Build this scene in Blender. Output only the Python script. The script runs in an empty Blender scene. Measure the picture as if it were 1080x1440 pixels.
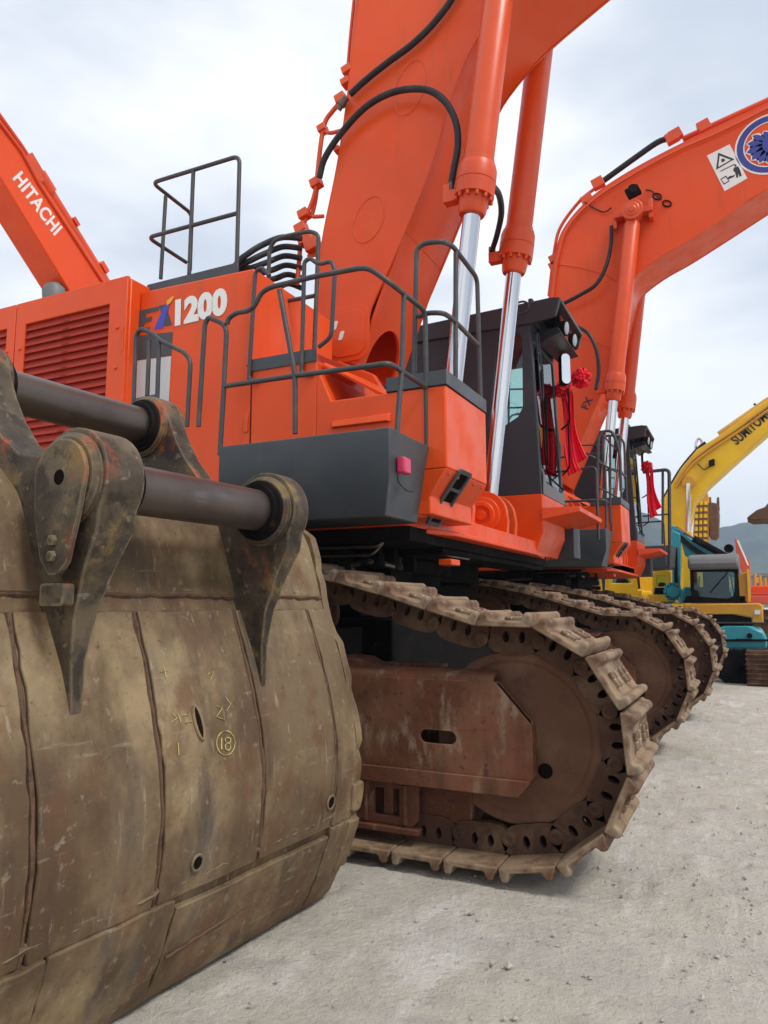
import bpy, bmesh, math, random
from mathutils import Vector, Matrix
from mathutils.geometry import tessellate_polygon
random.seed(7)
D2R = math.radians
scene = bpy.context.scene
COL = scene.collection

# ---------------------------------------------------------------- camera model (used to read real coordinates off known planes)
F, CX, CY, H, HOR, VPX = 1040., 540., 720., 1.45, 850., 1055.
pit = math.atan((HOR-CY)/F); yaw = math.atan((VPX-CX)*math.cos(pit)/F)
fw = Vector((-math.sin(yaw)*math.cos(pit), math.cos(yaw)*math.cos(pit), math.sin(pit)))
rt = Vector((math.cos(yaw), math.sin(yaw), 0)); up = rt.cross(fw); CAM = Vector((0, 0, H))
def ray(x, y): return fw + rt*((x-CX)/F) + up*((CY-y)/F)
def U(x, y, ax, v):
    d = ray(x, y); return CAM + d*((v-CAM[ax])/d[ax])
def PX(x, y, v): return U(x, y, 0, v)
def PY(x, y, v): return U(x, y, 1, v)
def PZ(x, y, v=0.): return U(x, y, 2, v)
def xz(x, y, v):
    p = PY(x, y, v); return (p.x, p.z)
def xzl(L, v): return [xz(a, b, v) for a, b in L]

# ---------------------------------------------------------------- mesh building
class MB:
    def __init__(s): s.v = []; s.f = []
    def add(s, vs, fs):
        n = len(s.v); s.v += [Vector(a) for a in vs]; s.f += [tuple(i+n for i in f) for f in fs]; return s
    def box(s, x0, x1, y0, y1, z0, z1):
        return s.add([(x0,y0,z0),(x1,y0,z0),(x1,y1,z0),(x0,y1,z0),(x0,y0,z1),(x1,y0,z1),(x1,y1,z1),(x0,y1,z1)],
                     [(0,3,2,1),(4,5,6,7),(0,1,5,4),(1,2,6,5),(2,3,7,6),(3,0,4,7)])
    def obox(s, c, ax, ay, az):   # oriented box, half vectors
        c, ax, ay, az = map(Vector, (c, ax, ay, az))
        return s.add([c-ax-ay-az, c+ax-ay-az, c+ax+ay-az, c-ax+ay-az, c-ax-ay+az, c+ax-ay+az, c+ax+ay+az, c-ax+ay+az],
                     [(0,3,2,1),(4,5,6,7),(0,1,5,4),(1,2,6,5),(2,3,7,6),(3,0,4,7)])
    def hull(s, a, b):            # two matching point rings
        n = len(a)
        return s.add(list(a)+list(b), [tuple(range(n))[::-1], tuple(range(n, 2*n))] + [(i, (i+1) % n, n+(i+1) % n, n+i) for i in range(n)])
    def poly(s, outer, fn0, fn1, holes=()):   # 2D polygon with holes, fn maps (u,v)->3D for both faces
        loops = [list(outer)] + [list(h) for h in holes]
        flat = [p for l in loops for p in l]
        tris = tessellate_polygon([[Vector((p[0], p[1], 0)) for p in l] for l in loops])
        n = len(flat); fs = [tuple(t) for t in tris] + [tuple(i+n for i in t)[::-1] for t in tris]
        k = 0
        for l in loops:
            m = len(l)
            for i in range(m):
                a, b = k+i, k+(i+1) % m; fs.append((a, b, b+n, a+n))
            k += m
        return s.add([fn0(p) for p in flat] + [fn1(p) for p in flat], fs)
    def prism(s, pts, y0, y1, holes=()):      # XZ polygon extruded in Y
        return s.poly(pts, lambda p: (p[0], y0, p[1]), lambda p: (p[0], y1, p[1]), holes)
    def prismx(s, pts, x0, x1, holes=()):     # YZ polygon extruded in X
        return s.poly(pts, lambda p: (x0, p[0], p[1]), lambda p: (x1, p[0], p[1]), holes)
    def tube(s, pts, r, n=10, closed=False, caps=True, rad=None):
        pts = [Vector(p) for p in pts]; m = len(pts); rings = []
        t0 = (pts[1]-pts[0]).normalized()
        nrm = t0.cross(Vector((0, 0, 1)))
        if nrm.length < .05: nrm = t0.cross(Vector((0, 1, 0)))
        nrm.normalize()
        for i, p in enumerate(pts):
            if closed: t = pts[(i+1) % m]-pts[i-1]
            else: t = pts[min(i+1, m-1)]-pts[max(i-1, 0)]
            t.normalize(); nrm = nrm - t*nrm.dot(t); nrm.normalize(); b = t.cross(nrm)
            rr = rad[i] if rad else r
            rings.append([p+(nrm*math.cos(2*math.pi*k/n)+b*math.sin(2*math.pi*k/n))*rr for k in range(n)])
        vs = [v for q in rings for v in q]; fs = []
        for i in range(m if closed else m-1):
            j = (i+1) % m
            for k in range(n): fs.append((i*n+k, i*n+(k+1) % n, j*n+(k+1) % n, j*n+k))
        if caps and not closed: fs += [tuple(range(n))[::-1], tuple((m-1)*n+k for k in range(n))]
        return s.add(vs, fs)
    def lathe(s, o, ax, prof, n=32):          # prof: (distance along axis, radius)
        o = Vector(o); ax = Vector(ax).normalized()
        u = ax.cross(Vector((0, 0, 1)));
        if u.length < .05: u = ax.cross(Vector((0, 1, 0)))
        u.normalize(); w = ax.cross(u); vs = []; fs = []
        for d, r in prof:
            for k in range(n):
                a = 2*math.pi*k/n; vs.append(o+ax*d+(u*math.cos(a)+w*math.sin(a))*max(r, 1e-4))
        for i in range(len(prof)-1):
            for k in range(n): fs.append((i*n+k, i*n+(k+1) % n, (i+1)*n+(k+1) % n, (i+1)*n+k))
        fs += [tuple(range(n))[::-1], tuple((len(prof)-1)*n+k for k in range(n))]
        return s.add(vs, fs)
    def ball(s, c, rx, ry, rz, n=14, m=8):
        c = Vector(c); vs = []; fs = []
        for i in range(m+1):
            a = math.pi*i/m
            for k in range(n):
                b = 2*math.pi*k/n; vs.append(c+Vector((rx*math.sin(a)*math.cos(b), ry*math.sin(a)*math.sin(b), rz*math.cos(a))))
        for i in range(m):
            for k in range(n): fs.append((i*n+k, (i+1)*n+k, (i+1)*n+(k+1) % n, i*n+(k+1) % n))
        return s.add(vs, fs)
    def build(s, name, mat, parent=None, bevel=0, seg=2, smooth=35, local=False, weld=False):
        off = Vector((0, 0, 0))
        if parent is not None and not local: off = root_off(parent)
        me = bpy.data.meshes.new(name)
        me.from_pydata([tuple(v-off) for v in s.v], [], s.f)
        bm = bmesh.new(); bm.from_mesh(me)
        bmesh.ops.remove_doubles(bm, verts=bm.verts, dist=1e-5)
        bmesh.ops.dissolve_degenerate(bm, edges=bm.edges, dist=1e-5)
        bmesh.ops.recalc_face_normals(bm, faces=bm.faces)
        bm.to_mesh(me); bm.free()
        me.materials.append(mat)
        if smooth:
            for p in me.polygons: p.use_smooth = True
            me.set_sharp_from_angle(angle=D2R(smooth))
        o = bpy.data.objects.new(name, me); COL.objects.link(o); o.parent = parent
        if bevel:
            b = o.modifiers.new('bevel', 'BEVEL'); b.width = bevel; b.segments = seg; b.limit_method = 'ANGLE'; b.angle_limit = D2R(40)
        return o
def root_off(o):
    p = Vector((0, 0, 0))
    while o is not None: p += Vector(o.location); o = o.parent
    return p
def empty(name, loc, rz=0):
    o = bpy.data.objects.new(name, None); o.location = loc; o.rotation_euler.z = rz; o.empty_display_size = .3
    COL.objects.link(o); return o
def tag(o, label=None, cat=None, group=None, kind=None):
    for k, v in (('label', label), ('category', cat), ('group', group), ('kind', kind)):
        if v: o[k] = v
    return o
def copy_tree(o, parent=None):
    c = o.copy(); COL.objects.link(c); c.parent = parent
    for ch in [x for x in bpy.data.objects if x.parent == o]: copy_tree(ch, c)
    return c
def fillet(pts, r, n=5):
    pts = [Vector(p) for p in pts]; out = [pts[0]]
    for i in range(1, len(pts)-1):
        a, b, c = pts[i-1], pts[i], pts[i+1]; u = (a-b); w = (c-b)
        rr = min(r, u.length*.45, w.length*.45); p0 = b+u.normalized()*rr; p1 = b+w.normalized()*rr
        for k in range(n+1):
            t = k/n; out.append(p0*(1-t)**2+b*2*t*(1-t)+p1*t*t)
    out.append(pts[-1]); return out
def smoothc(pts, n=8):
    P = [Vector(p) for p in pts]; P = [P[0]*2-P[1]]+P+[P[-1]*2-P[-2]]; out = []
    for i in range(1, len(P)-2):
        for k in range(n):
            t = k/n; a, b, c, d = P[i-1:i+3]
            out.append(.5*((2*b)+(c-a)*t+(2*a-5*b+4*c-d)*t*t+(3*b-a-3*c+d)*t**3))
    out.append(P[-2]); return out
def circ(cx, cy, r, n=20, ry=None, rot=0):
    ry = ry or r; o = []
    for k in range(n):
        a = 2*math.pi*k/n; x, y = r*math.cos(a), ry*math.sin(a)
        o.append((cx+x*math.cos(rot)-y*math.sin(rot), cy+x*math.sin(rot)+y*math.cos(rot)))
    return o
def text_mesh(txt, size, M, mat, name, parent, bold=.012, extr=.002, shear=0, spacing=1.0, sx=1.0):
    cu = bpy.data.curves.new('t', 'FONT'); cu.body = txt; cu.size = size; cu.offset = bold; cu.extrude = extr; cu.shear = shear
    cu.space_character = spacing; cu.resolution_u = 4
    t = bpy.data.objects.new('t', cu); COL.objects.link(t)
    bpy.context.view_layer.update()
    me = bpy.data.meshes.new_from_object(t.evaluated_get(bpy.context.evaluated_depsgraph_get()))
    bpy.data.objects.remove(t)
    off = root_off(parent)
    for v in me.vertices:
        p = Vector((v.co.x*sx, v.co.y, v.co.z)); v.co = (M @ p) - off
    me.materials.clear(); me.materials.append(mat)
    o = bpy.data.objects.new(name, me); COL.objects.link(o); o.parent = parent
    return o
def frame3(o, ex, ey):
    ex = Vector(ex).normalized(); ey = Vector(ey); ey = (ey-ex*ex.dot(ey)).normalized(); ez = ex.cross(ey)
    M = Matrix((ex, ey, ez)).transposed().to_4x4(); M.translation = Vector(o); return M

# ---------------------------------------------------------------- materials
def newmat(name):
    m = bpy.data.materials.new(name); m.use_nodes = True; nt = m.node_tree
    b = nt.nodes['Principled BSDF']; return m, nt, b
def noise(nt, scale, detail=6, rough=.6, stretch=None, dist=0):
    tc = nt.nodes.new('ShaderNodeTexCoord'); n = nt.nodes.new('ShaderNodeTexNoise')
    n.inputs['Scale'].default_value = scale; n.inputs['Detail'].default_value = detail; n.inputs['Roughness'].default_value = rough
    n.inputs['Distortion'].default_value = dist
    if stretch:
        mp = nt.nodes.new('ShaderNodeMapping'); mp.inputs['Scale'].default_value = stretch
        nt.links.new(tc.outputs['Object'], mp.inputs[0]); nt.links.new(mp.outputs[0], n.inputs[0])
    else: nt.links.new(tc.outputs['Object'], n.inputs[0])
    return n.outputs['Fac']
def ramp(nt, fac, lo, hi):
    r = nt.nodes.new('ShaderNodeMapRange'); r.inputs[1].default_value = lo; r.inputs[2].default_value = hi; r.interpolation_type = 'SMOOTHSTEP'
    nt.links.new(fac, r.inputs[0]); return r.outputs[0]
def mixc(nt, fac, a, b):
    m = nt.nodes.new('ShaderNodeMix'); m.data_type = 'RGBA'
    for v, k in ((fac, 0), (a, 6), (b, 7)):
        if hasattr(v, 'links'): nt.links.new(v, m.inputs[k])
        elif k == 0: m.inputs[0].default_value = v
        else: m.inputs[k].default_value = (*v, 1) if len(v) == 3 else v
    return m.outputs[2]
def mul(nt, a, b):
    m = nt.nodes.new('ShaderNodeMath'); m.operation = 'MULTIPLY'
    for v, k in ((a, 0), (b, 1)):
        if hasattr(v, 'links'): nt.links.new(v, m.inputs[k])
        else: m.inputs[k].default_value = v
    return m.outputs[0]
def bump(nt, b, h, strength=.3, dist=.01):
    n = nt.nodes.new('ShaderNodeBump'); n.inputs['Strength'].default_value = strength; n.inputs['Distance'].default_value = dist
    nt.links.new(h, n.inputs['Height']); nt.links.new(n.outputs[0], b.inputs['Normal'])
def layered(name, base, layers, rough=.5, metal=0, bumps=(), rough2=None, coat=0):
    """base colour then layers of (colour, scale, lo, hi, stretch, amount)"""
    m, nt, b = newmat(name); c = base
    for col, sc, lo, hi, st, amt in layers:
        f = ramp(nt, noise(nt, sc, 8, .62, st), lo, hi)
        c = mixc(nt, mul(nt, f, amt), c, col)
    if hasattr(c, 'links'): nt.links.new(c, b.inputs['Base Color'])
    else: b.inputs['Base Color'].default_value = (*c, 1)
    b.inputs['Roughness'].default_value = rough; b.inputs['Metallic'].default_value = metal
    if rough2 is not None:
        f = ramp(nt, noise(nt, 3.3, 5, .6), .35, .7); mr = nt.nodes.new('ShaderNodeMapRange')
        mr.inputs[3].default_value = rough; mr.inputs[4].default_value = rough2
        nt.links.new(f, mr.inputs[0]); nt.links.new(mr.outputs[0], b.inputs['Roughness'])
    if bumps: bump(nt, b, noise(nt, bumps[0], 8, .65), bumps[1], bumps[2])
    if coat: b.inputs['Coat Weight'].default_value = coat; b.inputs['Coat Roughness'].default_value = .15
    return m
def edgewear(m, col, radius=.008, amt=.7, lo=.02, hi=.25):
    nt = m.node_tree; b = nt.nodes['Principled BSDF']; l = b.inputs['Base Color'].links[0].from_socket
    bv = nt.nodes.new('ShaderNodeBevel'); bv.samples = 4; bv.inputs['Radius'].default_value = radius
    ge = nt.nodes.new('ShaderNodeNewGeometry'); vm = nt.nodes.new('ShaderNodeVectorMath'); vm.operation = 'DOT_PRODUCT'
    nt.links.new(bv.outputs[0], vm.inputs[0]); nt.links.new(ge.outputs['Normal'], vm.inputs[1])
    sb_ = nt.nodes.new('ShaderNodeMath'); sb_.operation = 'SUBTRACT'; sb_.inputs[0].default_value = 1; nt.links.new(vm.outputs['Value'], sb_.inputs[1])
    f = mul(nt, ramp(nt, sb_.outputs[0], lo, hi), ramp(nt, noise(nt, 18, 6, .65), .38, .56))
    nt.links.new(mixc(nt, mul(nt, f, amt), l, col), b.inputs['Base Color']); return m
ORANGE = layered('orange_paint', (.76, .074, .004), [((.68, .065, .005), 1.1, .35, .75, None, .8), ((.74, .105, .012), 2.3, .52, .8, None, .5),
          ((.34, .09, .03), 7, .58, .74, (1, 1, .10), .38), ((.45, .13, .07), 30, .66, .74, None, .4), ((.76, .11, .015), .8, .56, .80, None, .45), ((.30, .07, .02), 3.5, .60, .74, (1, 1, .25), .30)], .30, bumps=(1.6, .22, .03), rough2=.56)
ORANGE_D = layered('orange_cylinder_paint', (.70, .075, .006), [((.50, .042, .006), 1.6, .4, .7, None, .5), ((.3, .08, .04), 14, .62, .75, (1, 1, .3), .35)], .33, rough2=.45)
REDL = layered('louvre_red_paint', (.33, .020, .006), [((.20, .015, .008), 5, .5, .75, None, .6)], .5)
GREY = layered('dark_grey_paint', (.052, .060, .068), [((.085, .09, .095), 1.7, .45, .75, None, .6), ((.16, .13, .10), 7, .6, .78, (1, 1, .3), .35)], .42, bumps=(3, .1, .01), rough2=.6)
CABG = layered('charcoal_cab_paint', (.035, .037, .045), [((.07, .065, .06), 2.4, .5, .8, None, .5)], .38, rough2=.5)
RAIL = layered('grey_rail_paint', (.042, .042, .045), [((.09, .075, .06), 6, .45, .7, None, .7), ((.16, .085, .05), 30, .62, .7, None, .5)], .45, bumps=(40, .1, .003))
BLACK = layered('greasy_black_steel', (.010, .009, .009), [((.03, .024, .02), 3, .45, .75, None, .7), ((.09, .05, .03), 12, .62, .75, None, .5)], .85, bumps=(14, .3, .01))
RUBBER = layered('black_hose_rubber', (.014, .014, .016), [((.06, .055, .05), 9, .5, .75, None, .6)], .5)
CHROME = layered('chrome_rod', (.62, .62, .64), [((.35, .33, .32), 3, .5, .8, (1, 1, .2), .4)], .12, metal=1)
STEEL = layered('bare_steel_pin', (.13, .105, .09), [((.10, .075, .07), 5, .4, .7, None, .8), ((.33, .30, .29), 9, .55, .75, (1, .2, 1), .6)], .38, metal=.75, bumps=(30, .15, .004))
RUST = layered('rusty_brown_frame', (.105, .038, .020), [((.19, .085, .045), 2.0, .42, .66, None, .9), ((.20, .045, .022), 3.5, .5, .70, (1, 1, .5), .7), ((.05, .025, .015), 6, .52, .70, (1, 1, .12), .6), ((.30, .22, .15), 9, .54, .70, (1, 1, .4), .6), ((.05, .02, .014), 24, .56, .7, None, .7), ((.34, .27, .19), 60, .62, .72, None, .5)], .75, bumps=(45, .35, .006))
IDLER = layered('brown_idler_steel', (.125, .056, .032), [((.20, .11, .065), 2.4, .4, .7, None, .8), ((.07, .035, .025), 6, .5, .7, None, .7), ((.22, .15, .10), 24, .62, .75, None, .5)], .7, bumps=(60, .2, .004))
LINKM = layered('track_link_steel', (.080, .038, .024), [((.17, .105, .062), 3.5, .45, .68, None, .8), ((.05, .028, .02), 12, .5, .68, None, .7)], .7, bumps=(50, .3, .005))
SHOE = layered('dusty_track_shoe', (.27, .185, .112), [((.11, .050, .028), 3.4, .44, .60, None, .9), ((.36, .29, .20), 8, .5, .7, None, .55), ((.10, .065, .045), 28, .58, .7, None, .5)], .8, bumps=(40, .4, .006))
BUCK = layered('worn_bucket_steel', (.180, .122, .066), [((.34, .245, .130), 1.3, .46, .64, None, .85), ((.080, .045, .022), 1.6, .47, .66, (1, 1, .6), .85), ((.14, .066, .032), 4, .50, .66, None, .7), ((.08, .08, .085), 2.7, .58, .72, (1, 1, .5), .5),
          ((.30, .16, .07), 7.5, .62, .74, (1, .8, .4), .5), ((.055, .038, .026), 5.5, .53, .72, (1, 1, .16), .65), ((.42, .36, .27), 34, .60, .72, (1, 1, .07), .45), ((.40, .34, .25), 30, .62, .74, (1, .10, 1), .4), ((.36, .31, .23), 22, .60, .72, None, .5), ((.06, .04, .028), 40, .60, .70, None, .6)], .58, metal=.15, bumps=(28, .45, .008), rough2=.8)
EAR = layered('bucket_bracket_paint_remains', (.058, .043, .029), [((.15, .11, .066), 3, .44, .62, None, .85), ((.38, .070, .018), 5.2, .545, .66, (1, 1, .6), .75), ((.03, .022, .016), 9, .50, .62, None, .8), ((.26, .17, .05), 6, .54, .68, None, .6),
          ((.28, .24, .18), 20, .60, .7, None, .6), ((.03, .025, .02), 14, .60, .68, None, .6)], .6, metal=.1, bumps=(34, .5, .008))
SEAM = layered('weld_seam_rust', (.13, .075, .045), [((.40, .13, .04), 6, .58, .68, None, .6), ((.05, .035, .025), 20, .5, .65, None, .7)], .8, bumps=(60, .6, .01))
HOLE_SHADE = layered('painted_hole_shade', (.012, .009, .007), [], .9)  # near-black colour that paints the shade inside holes and gaps
WHITE = layered('white_decal', (.78, .77, .74), [((.5, .4, .35), 18, .58, .7, None, .5)], .5)
SILVER = layered('silver_decal', (.50, .51, .52), [((.6, .6, .6), 3, .5, .7, None, .5)], .45)
BLUE = layered('blue_decal', (.045, .06, .42), [], .45)
NAVY = layered('navy_decal', (.03, .045, .27), [((.5, .5, .7), 60, .66, .7, None, .5)], .5)
YTICK = layered('yellow_decal', (.75, .36, .03), [], .45)
INK = layered('black_decal', (.02, .02, .022), [], .5)
YELLOW = layered('yellow_machine_paint', (.80, .49, .010), [((.66, .37, .012), 1.4, .4, .7, None, .6), ((.3, .2, .08), 6, .6, .75, None, .4)], .42, rough2=.6)
YELLOW2 = layered('amber_machine_paint', (.62, .30, .02), [((.45, .22, .04), 2, .4, .7, None, .6)], .5)
TEAL = layered('teal_machine_paint', (.03, .32, .38), [((.02, .2, .26), 1.6, .4, .7, None, .6), ((.15, .16, .14), 8, .6, .75, None, .5)], .4)
REDM = layered('faded_red_paint', (.62, .09, .05), [((.5, .2, .15), 4, .5, .7, None, .5)], .5)
LGREY = layered('light_grey_cab_roof', (.14, .145, .145), [((.20, .20, .19), 2, .5, .7, None, .5)], .5)
BROWN = layered('brown_digging_steel', (.14, .075, .05), [((.25, .17, .12), 4, .5, .7, None, .6)], .8, bumps=(20, .3, .01))
SILK = layered('red_silk', (.88, .012, .035), [((.66, .008, .025), 9, .45, .7, None, .6)], .42)
PINK = layered('red_marker_lens', (.60, .03, .10), [], .25)
CHALK = layered('yellow_chalk', (.58, .47, .16), [((.24, .17, .09), 45, .46, .62, None, .9)], .9)
LENS = layered('lamp_lens', (.34, .35, .37), [], .12, metal=.2)
def glassmat():
    m, nt, b = newmat('cab_glass'); b.inputs['Base Color'].default_value = (.75, .86, .84, 1); b.inputs['Roughness'].default_value = .03
    b.inputs['Transmission Weight'].default_value = .0; b.inputs['Metallic'].default_value = 0
    out = nt.nodes['Material Output']; mx = nt.nodes.new('ShaderNodeMixShader'); gl = nt.nodes.new('ShaderNodeBsdfGlossy'); tr = nt.nodes.new('ShaderNodeBsdfTransparent')
    gl.inputs['Roughness'].default_value = .03; gl.inputs['Color'].default_value = (.9, .95, .95, 1); tr.inputs['Color'].default_value = (.55, .72, .70, 1)
    fr = nt.nodes.new('ShaderNodeFresnel'); fr.inputs[0].default_value = 1.6
    nt.links.new(fr.outputs[0], mx.inputs[0]); nt.links.new(tr.outputs[0], mx.inputs[1]); nt.links.new(gl.outputs[0], mx.inputs[2]); nt.links.new(mx.outputs[0], out.inputs[0])
    return m
GLASS = glassmat()
edgewear(SHOE, (.60, .52, .40), .014, .95); edgewear(LINKM, (.22, .14, .09), .008, .6); edgewear(RUST, (.30, .17, .10), .008, .6); edgewear(EAR, (.34, .26, .16), .020, .85); edgewear(BUCK, (.36, .28, .17), .012, .7)
for m_, v_ in ((BLACK, .05), (LINKM, .15), (IDLER, .2), (RUST, .22), (SHOE, .25), (BROWN, .2), (HOLE_SHADE, .0), (ORANGE, .38), (SEAM, .2), (EAR, .35), (BUCK, .38), (CABG, .35), (GREY, .4), (SILK, .2), (RUBBER, .35), (REDL, .25)):
    m_.node_tree.nodes['Principled BSDF'].inputs['Specular IOR Level'].default_value = v_
MIRR = layered('mirror_glass', (.9, .92, .94), [], .04, metal=1)

# ================================================================= EXCAVATOR
EXO = Vector((-3.6, 6.15, 0))
ex = empty('excavator', EXO)
tag(ex, 'nearest large orange excavator, white 1200 on its side, behind the loose bucket', 'excavator', 'orange excavators parked in a row')

# ---- tracks
CI = Vector((-1.2, .725)); RS = .625      # idler centre, radius of shoe inner face
CS = Vector((-6.3, .79)); RSS = .72
def track_path():
    pts = []
    for k in range(0, 61):                # idler from bottom (-90deg) round to the top tangent
        a = D2R(-90 + k*3.33); pts.append(Vector((CI.x+RS*math.cos(a), CI.y+RS*math.sin(a))))
    pts = pts[:60]
    # last angle approx 107deg, then the upper run
    for x, z in ((-1.62, 1.41), (-2.0, 1.525), (-2.4, 1.62), (-2.75, 1.675), (-3.6, 1.68), (-4.6, 1.70), (-5.4, 1.64)): pts.append(Vector((x, z)))
    for k in range(1, 40):
        a = D2R(95 + k*4.4)
        if a > D2R(270): break
        pts.append(Vector((CS.x+RSS*math.cos(a), CS.y+RSS*math.sin(a)*.98)))
    pts.append(Vector((CS.x, .10)))
    return pts
P0 = track_path()
P0 = [p for i, p in enumerate(P0) if i == 0 or (p-P0[i-1]).length > .004]
seglen = [(P0[(i+1) % len(P0)]-P0[i]).length for i in range(len(P0))]; TL = sum(seglen)
NS = round(TL/.305); PITCH = TL/NS
def at_len(s):
    s %= TL; i = 0
    while s > seglen[i]: s -= seglen[i]; i = (i+1) % len(P0)
    return P0[i].lerp(P0[(i+1) % len(P0)], s/seglen[i])
def smoothpos(s):
    return at_len(s)
def shoe_mesh():
    m = MB(); w = .35; L = PITCH*.485
    # section (t, n): plate with two rounded grousers, n outward
    sec = [(-L, 0), (-L, .034), (-L*.99, .066), (-L*.91, .080), (-L*.78, .080), (-L*.70, .066), (-L*.66, .038), (-L*.6, .032), (L*.46, .032), (L*.54, .038), (L*.58, .062), (L*.66, .076), (L*.80, .076), (L*.88, .062), (L*.92, .036), (L, .026), (L, 0)]
    def secw(y, k): return [(t, y, n if n <= .04 else .036+(n-.036)*k) for t, n in sec]
    rings = [secw(-w, .82), secw(-w+.025, 1), secw(-.12, .97), secw(.12, .97), secw(w-.025, 1), secw(w, .82)]
    n = len(sec); vs = [Vector(p) for r in rings for p in r]; fs = []
    for i in range(5):
        for k in range(n): fs.append((i*n+k, i*n+(k+1) % n, (i+1)*n+(k+1) % n, (i+1)*n+k))
    fs += [tuple(range(n))[::-1], tuple(5*n+k for k in range(n))]
    m.add(vs, fs)
    for t in (-L*.22, L*.06):
        for y in (-.20, -.09, .09, .20): m.box(t-.022, t+.022, y-.026, y+.026, .03, .052)
    o = m.build('track_shoe', SHOE, None, bevel=.008, seg=2, smooth=40)
    return o
shoe0 = shoe_mesh()
def link_plate(m, y0, y1):
    L = PITCH*.5; h = .155
    out = []
    for k in range(9):   # rounded inner (wheel) side, scalloped
        pass
    out = [(-L*1.12, -.02), (-L*1.18, -.07), (-L*1.05, -.115), (-L*.8, -h+.012), (-L*.4, -h), (L*.45, -h), (L*.75, -h+.01), (L*.95, -.12), (L*1.0, -.075), (L*.93, -.03), (L*.8, 0), (-L*.9, 0)]
    def hole(cx, cy, rx, ry): return [(cx+rx*math.cos(a*math.pi/6), cy+ry*math.sin(a*math.pi/6)) for a in range(12)]
    m.poly(out, lambda p: (p[0], y0, p[1]), lambda p: (p[0], y1, p[1]), [hole(-L*.28, -.062, .020, .034), hole(L*.32, -.062, .020, .034)])
    ys = y0 if abs(y0) > abs(y1) else y1; sg = -1 if ys < 0 else 1
    m.lathe((-L*.88, ys, -.085), (0, sg, 0), [(-.01, .040), (.012, .040), (.016, .034), (.016, .020), (.008, .018)], 14)
def link_mesh():
    m = MB()
    for s in (-1, 1): link_plate(m, s*.135, s*.085)
    m.lathe((-PITCH*.44, -.085, -.085), (0, 1, 0), [(0, .036), (.17, .036)], 12)
    return m
LK = link_mesh()
SHZ = {}
def build_track(yc, near):
    chain = MB(); shoes = []
    for i in range(NS):
        s = (i+.35)*PITCH; a = smoothpos(s-PITCH*.5); b = smoothpos(s+PITCH*.5); c = smoothpos(s)
        mid = (a+b)*.5
        t = (b-a).normalized(); nrm = Vector((t.y, -t.x))          # outward
        for v0 in (0,):
            vs = [Vector((mid.x+t.x*v.x+nrm.x*v.z, yc+v.y, mid.y+t.y*v.x+nrm.y*v.z)) for v in LK.v]
            chain.add(vs, LK.f)
        shoes.append((mid, t, nrm))
    ch = chain.build('track_chain', LINKM, ex, smooth=35)
    for mid, t, nrm in shoes:
        o = shoe0.copy() if SHZ.get('used') else shoe0
        if SHZ.get('used'): COL.objects.link(o)
        SHZ['used'] = True
        tx = Vector((t.x, 0, t.y)); nz = Vector((nrm.x, 0, nrm.y)); ty = nz.cross(tx)
        M = Matrix((tx, ty, nz)).transposed().to_4x4()
        # small wear tilt
        M = M @ Matrix.Rotation(random.uniform(-.006, .006), 4, 'Y')
        M.translation = Vector((mid.x, yc+random.uniform(-.006, .006), mid.y)) - EXO
        o.parent = ch; o.matrix_local = M
    sgn = -1 if near else 1
    # idler
    idl = MB(); yo = .105
    idl.lathe((CI.x, yc-yo, CI.y), (0, 1, 0), [(0, .05), (.0, .11), (.012, .13), (.012, .40), (0, .42), (0, .462), (.012, .472), (yo*2-.012, .472), (yo*2, .462), (yo*2, .05)], 64)
    idl.lathe((CI.x, yc-yo-.03, CI.y), (0, 1, 0), [(0, .06), (0, .085), (.04, .095)], 24)
    io = idl.build('idler', IDLER, ex, smooth=30)
    for a in (-48, 132, 222):
        hb = MB()
        hx, hz = CI.x+.23*math.cos(D2R(a)), CI.y+.23*math.sin(D2R(a))
        hb.lathe((hx, yc-yo+.0105, hz), (0, 1, 0), [(-.004, .040), (-.004, .030), (0, .030), (0, .0)], 18)
        hb.build('idler_hole_shade', HOLE_SHADE, io)  # dark disc on the solid idler, painting the shade of a hole
    # sprocket
    sp = MB(); ring = []
    for k in range(32):
        a = 2*math.pi*k/32
        for da, r in ((-.05, .50), (-.03, .57), (.03, .57), (.05, .50)): ring.append((CS.x+r*math.cos(a+da), CS.y+r*math.sin(a+da)))
    sp.prism(ring, yc-.05, yc+.05); sp.lathe((CS.x, yc+sgn*.28, CS.y), (0, -sgn, 0), [(0, .12), (0, .30), (.06, .36), (.5, .36), (.5, .1)], 32)
    sp.build('sprocket', IDLER, ex, bevel=.01)
    # rollers
    for rx in (-2.35, -3.0, -3.6, -4.2, -4.8, -5.4):
        MB().lathe((rx, yc-.17, .32), (0, 1, 0), [(0, .05), (0, .09), (.03, .09), (.03, .17), (.08, .17), (.10, .14), (.24, .14), (.26, .17), (.31, .17), (.31, .09), (.34, .09), (.34, .05)], 24).build('track_roller', LINKM, ex)
    for rx in (-2.62, -4.6):
        cr = MB().lathe((rx, yc-.22, 1.395), (0, 1, 0), [(0, .05), (0, .10), (.04, .11), (.04, .155), (.08, .155), (.10, .12), (.30, .12), (.32, .155), (.36, .155), (.36, .05)], 28).build('carrier_roller', IDLER, ex)
        MB().box(rx-.05, rx+.05, yc+.12, yc+.32, 1.05, 1.42).box(rx+.17, rx+.27, yc-.1, yc+.25, .98, 1.30).build('roller_bracket', BLACK, cr, bevel=.01)
    # frame: outer beam is a bent plate with a slot, top plate and inner beam
    yb = yc-.26                              # outer face of near beam
    fr = MB()
    beam = [(-5.9, 1.03), (-1.27, 1.03), (-1.07, .81), (-1.07, .55), (-1.15, .44), (-5.9, .44)]
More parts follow.
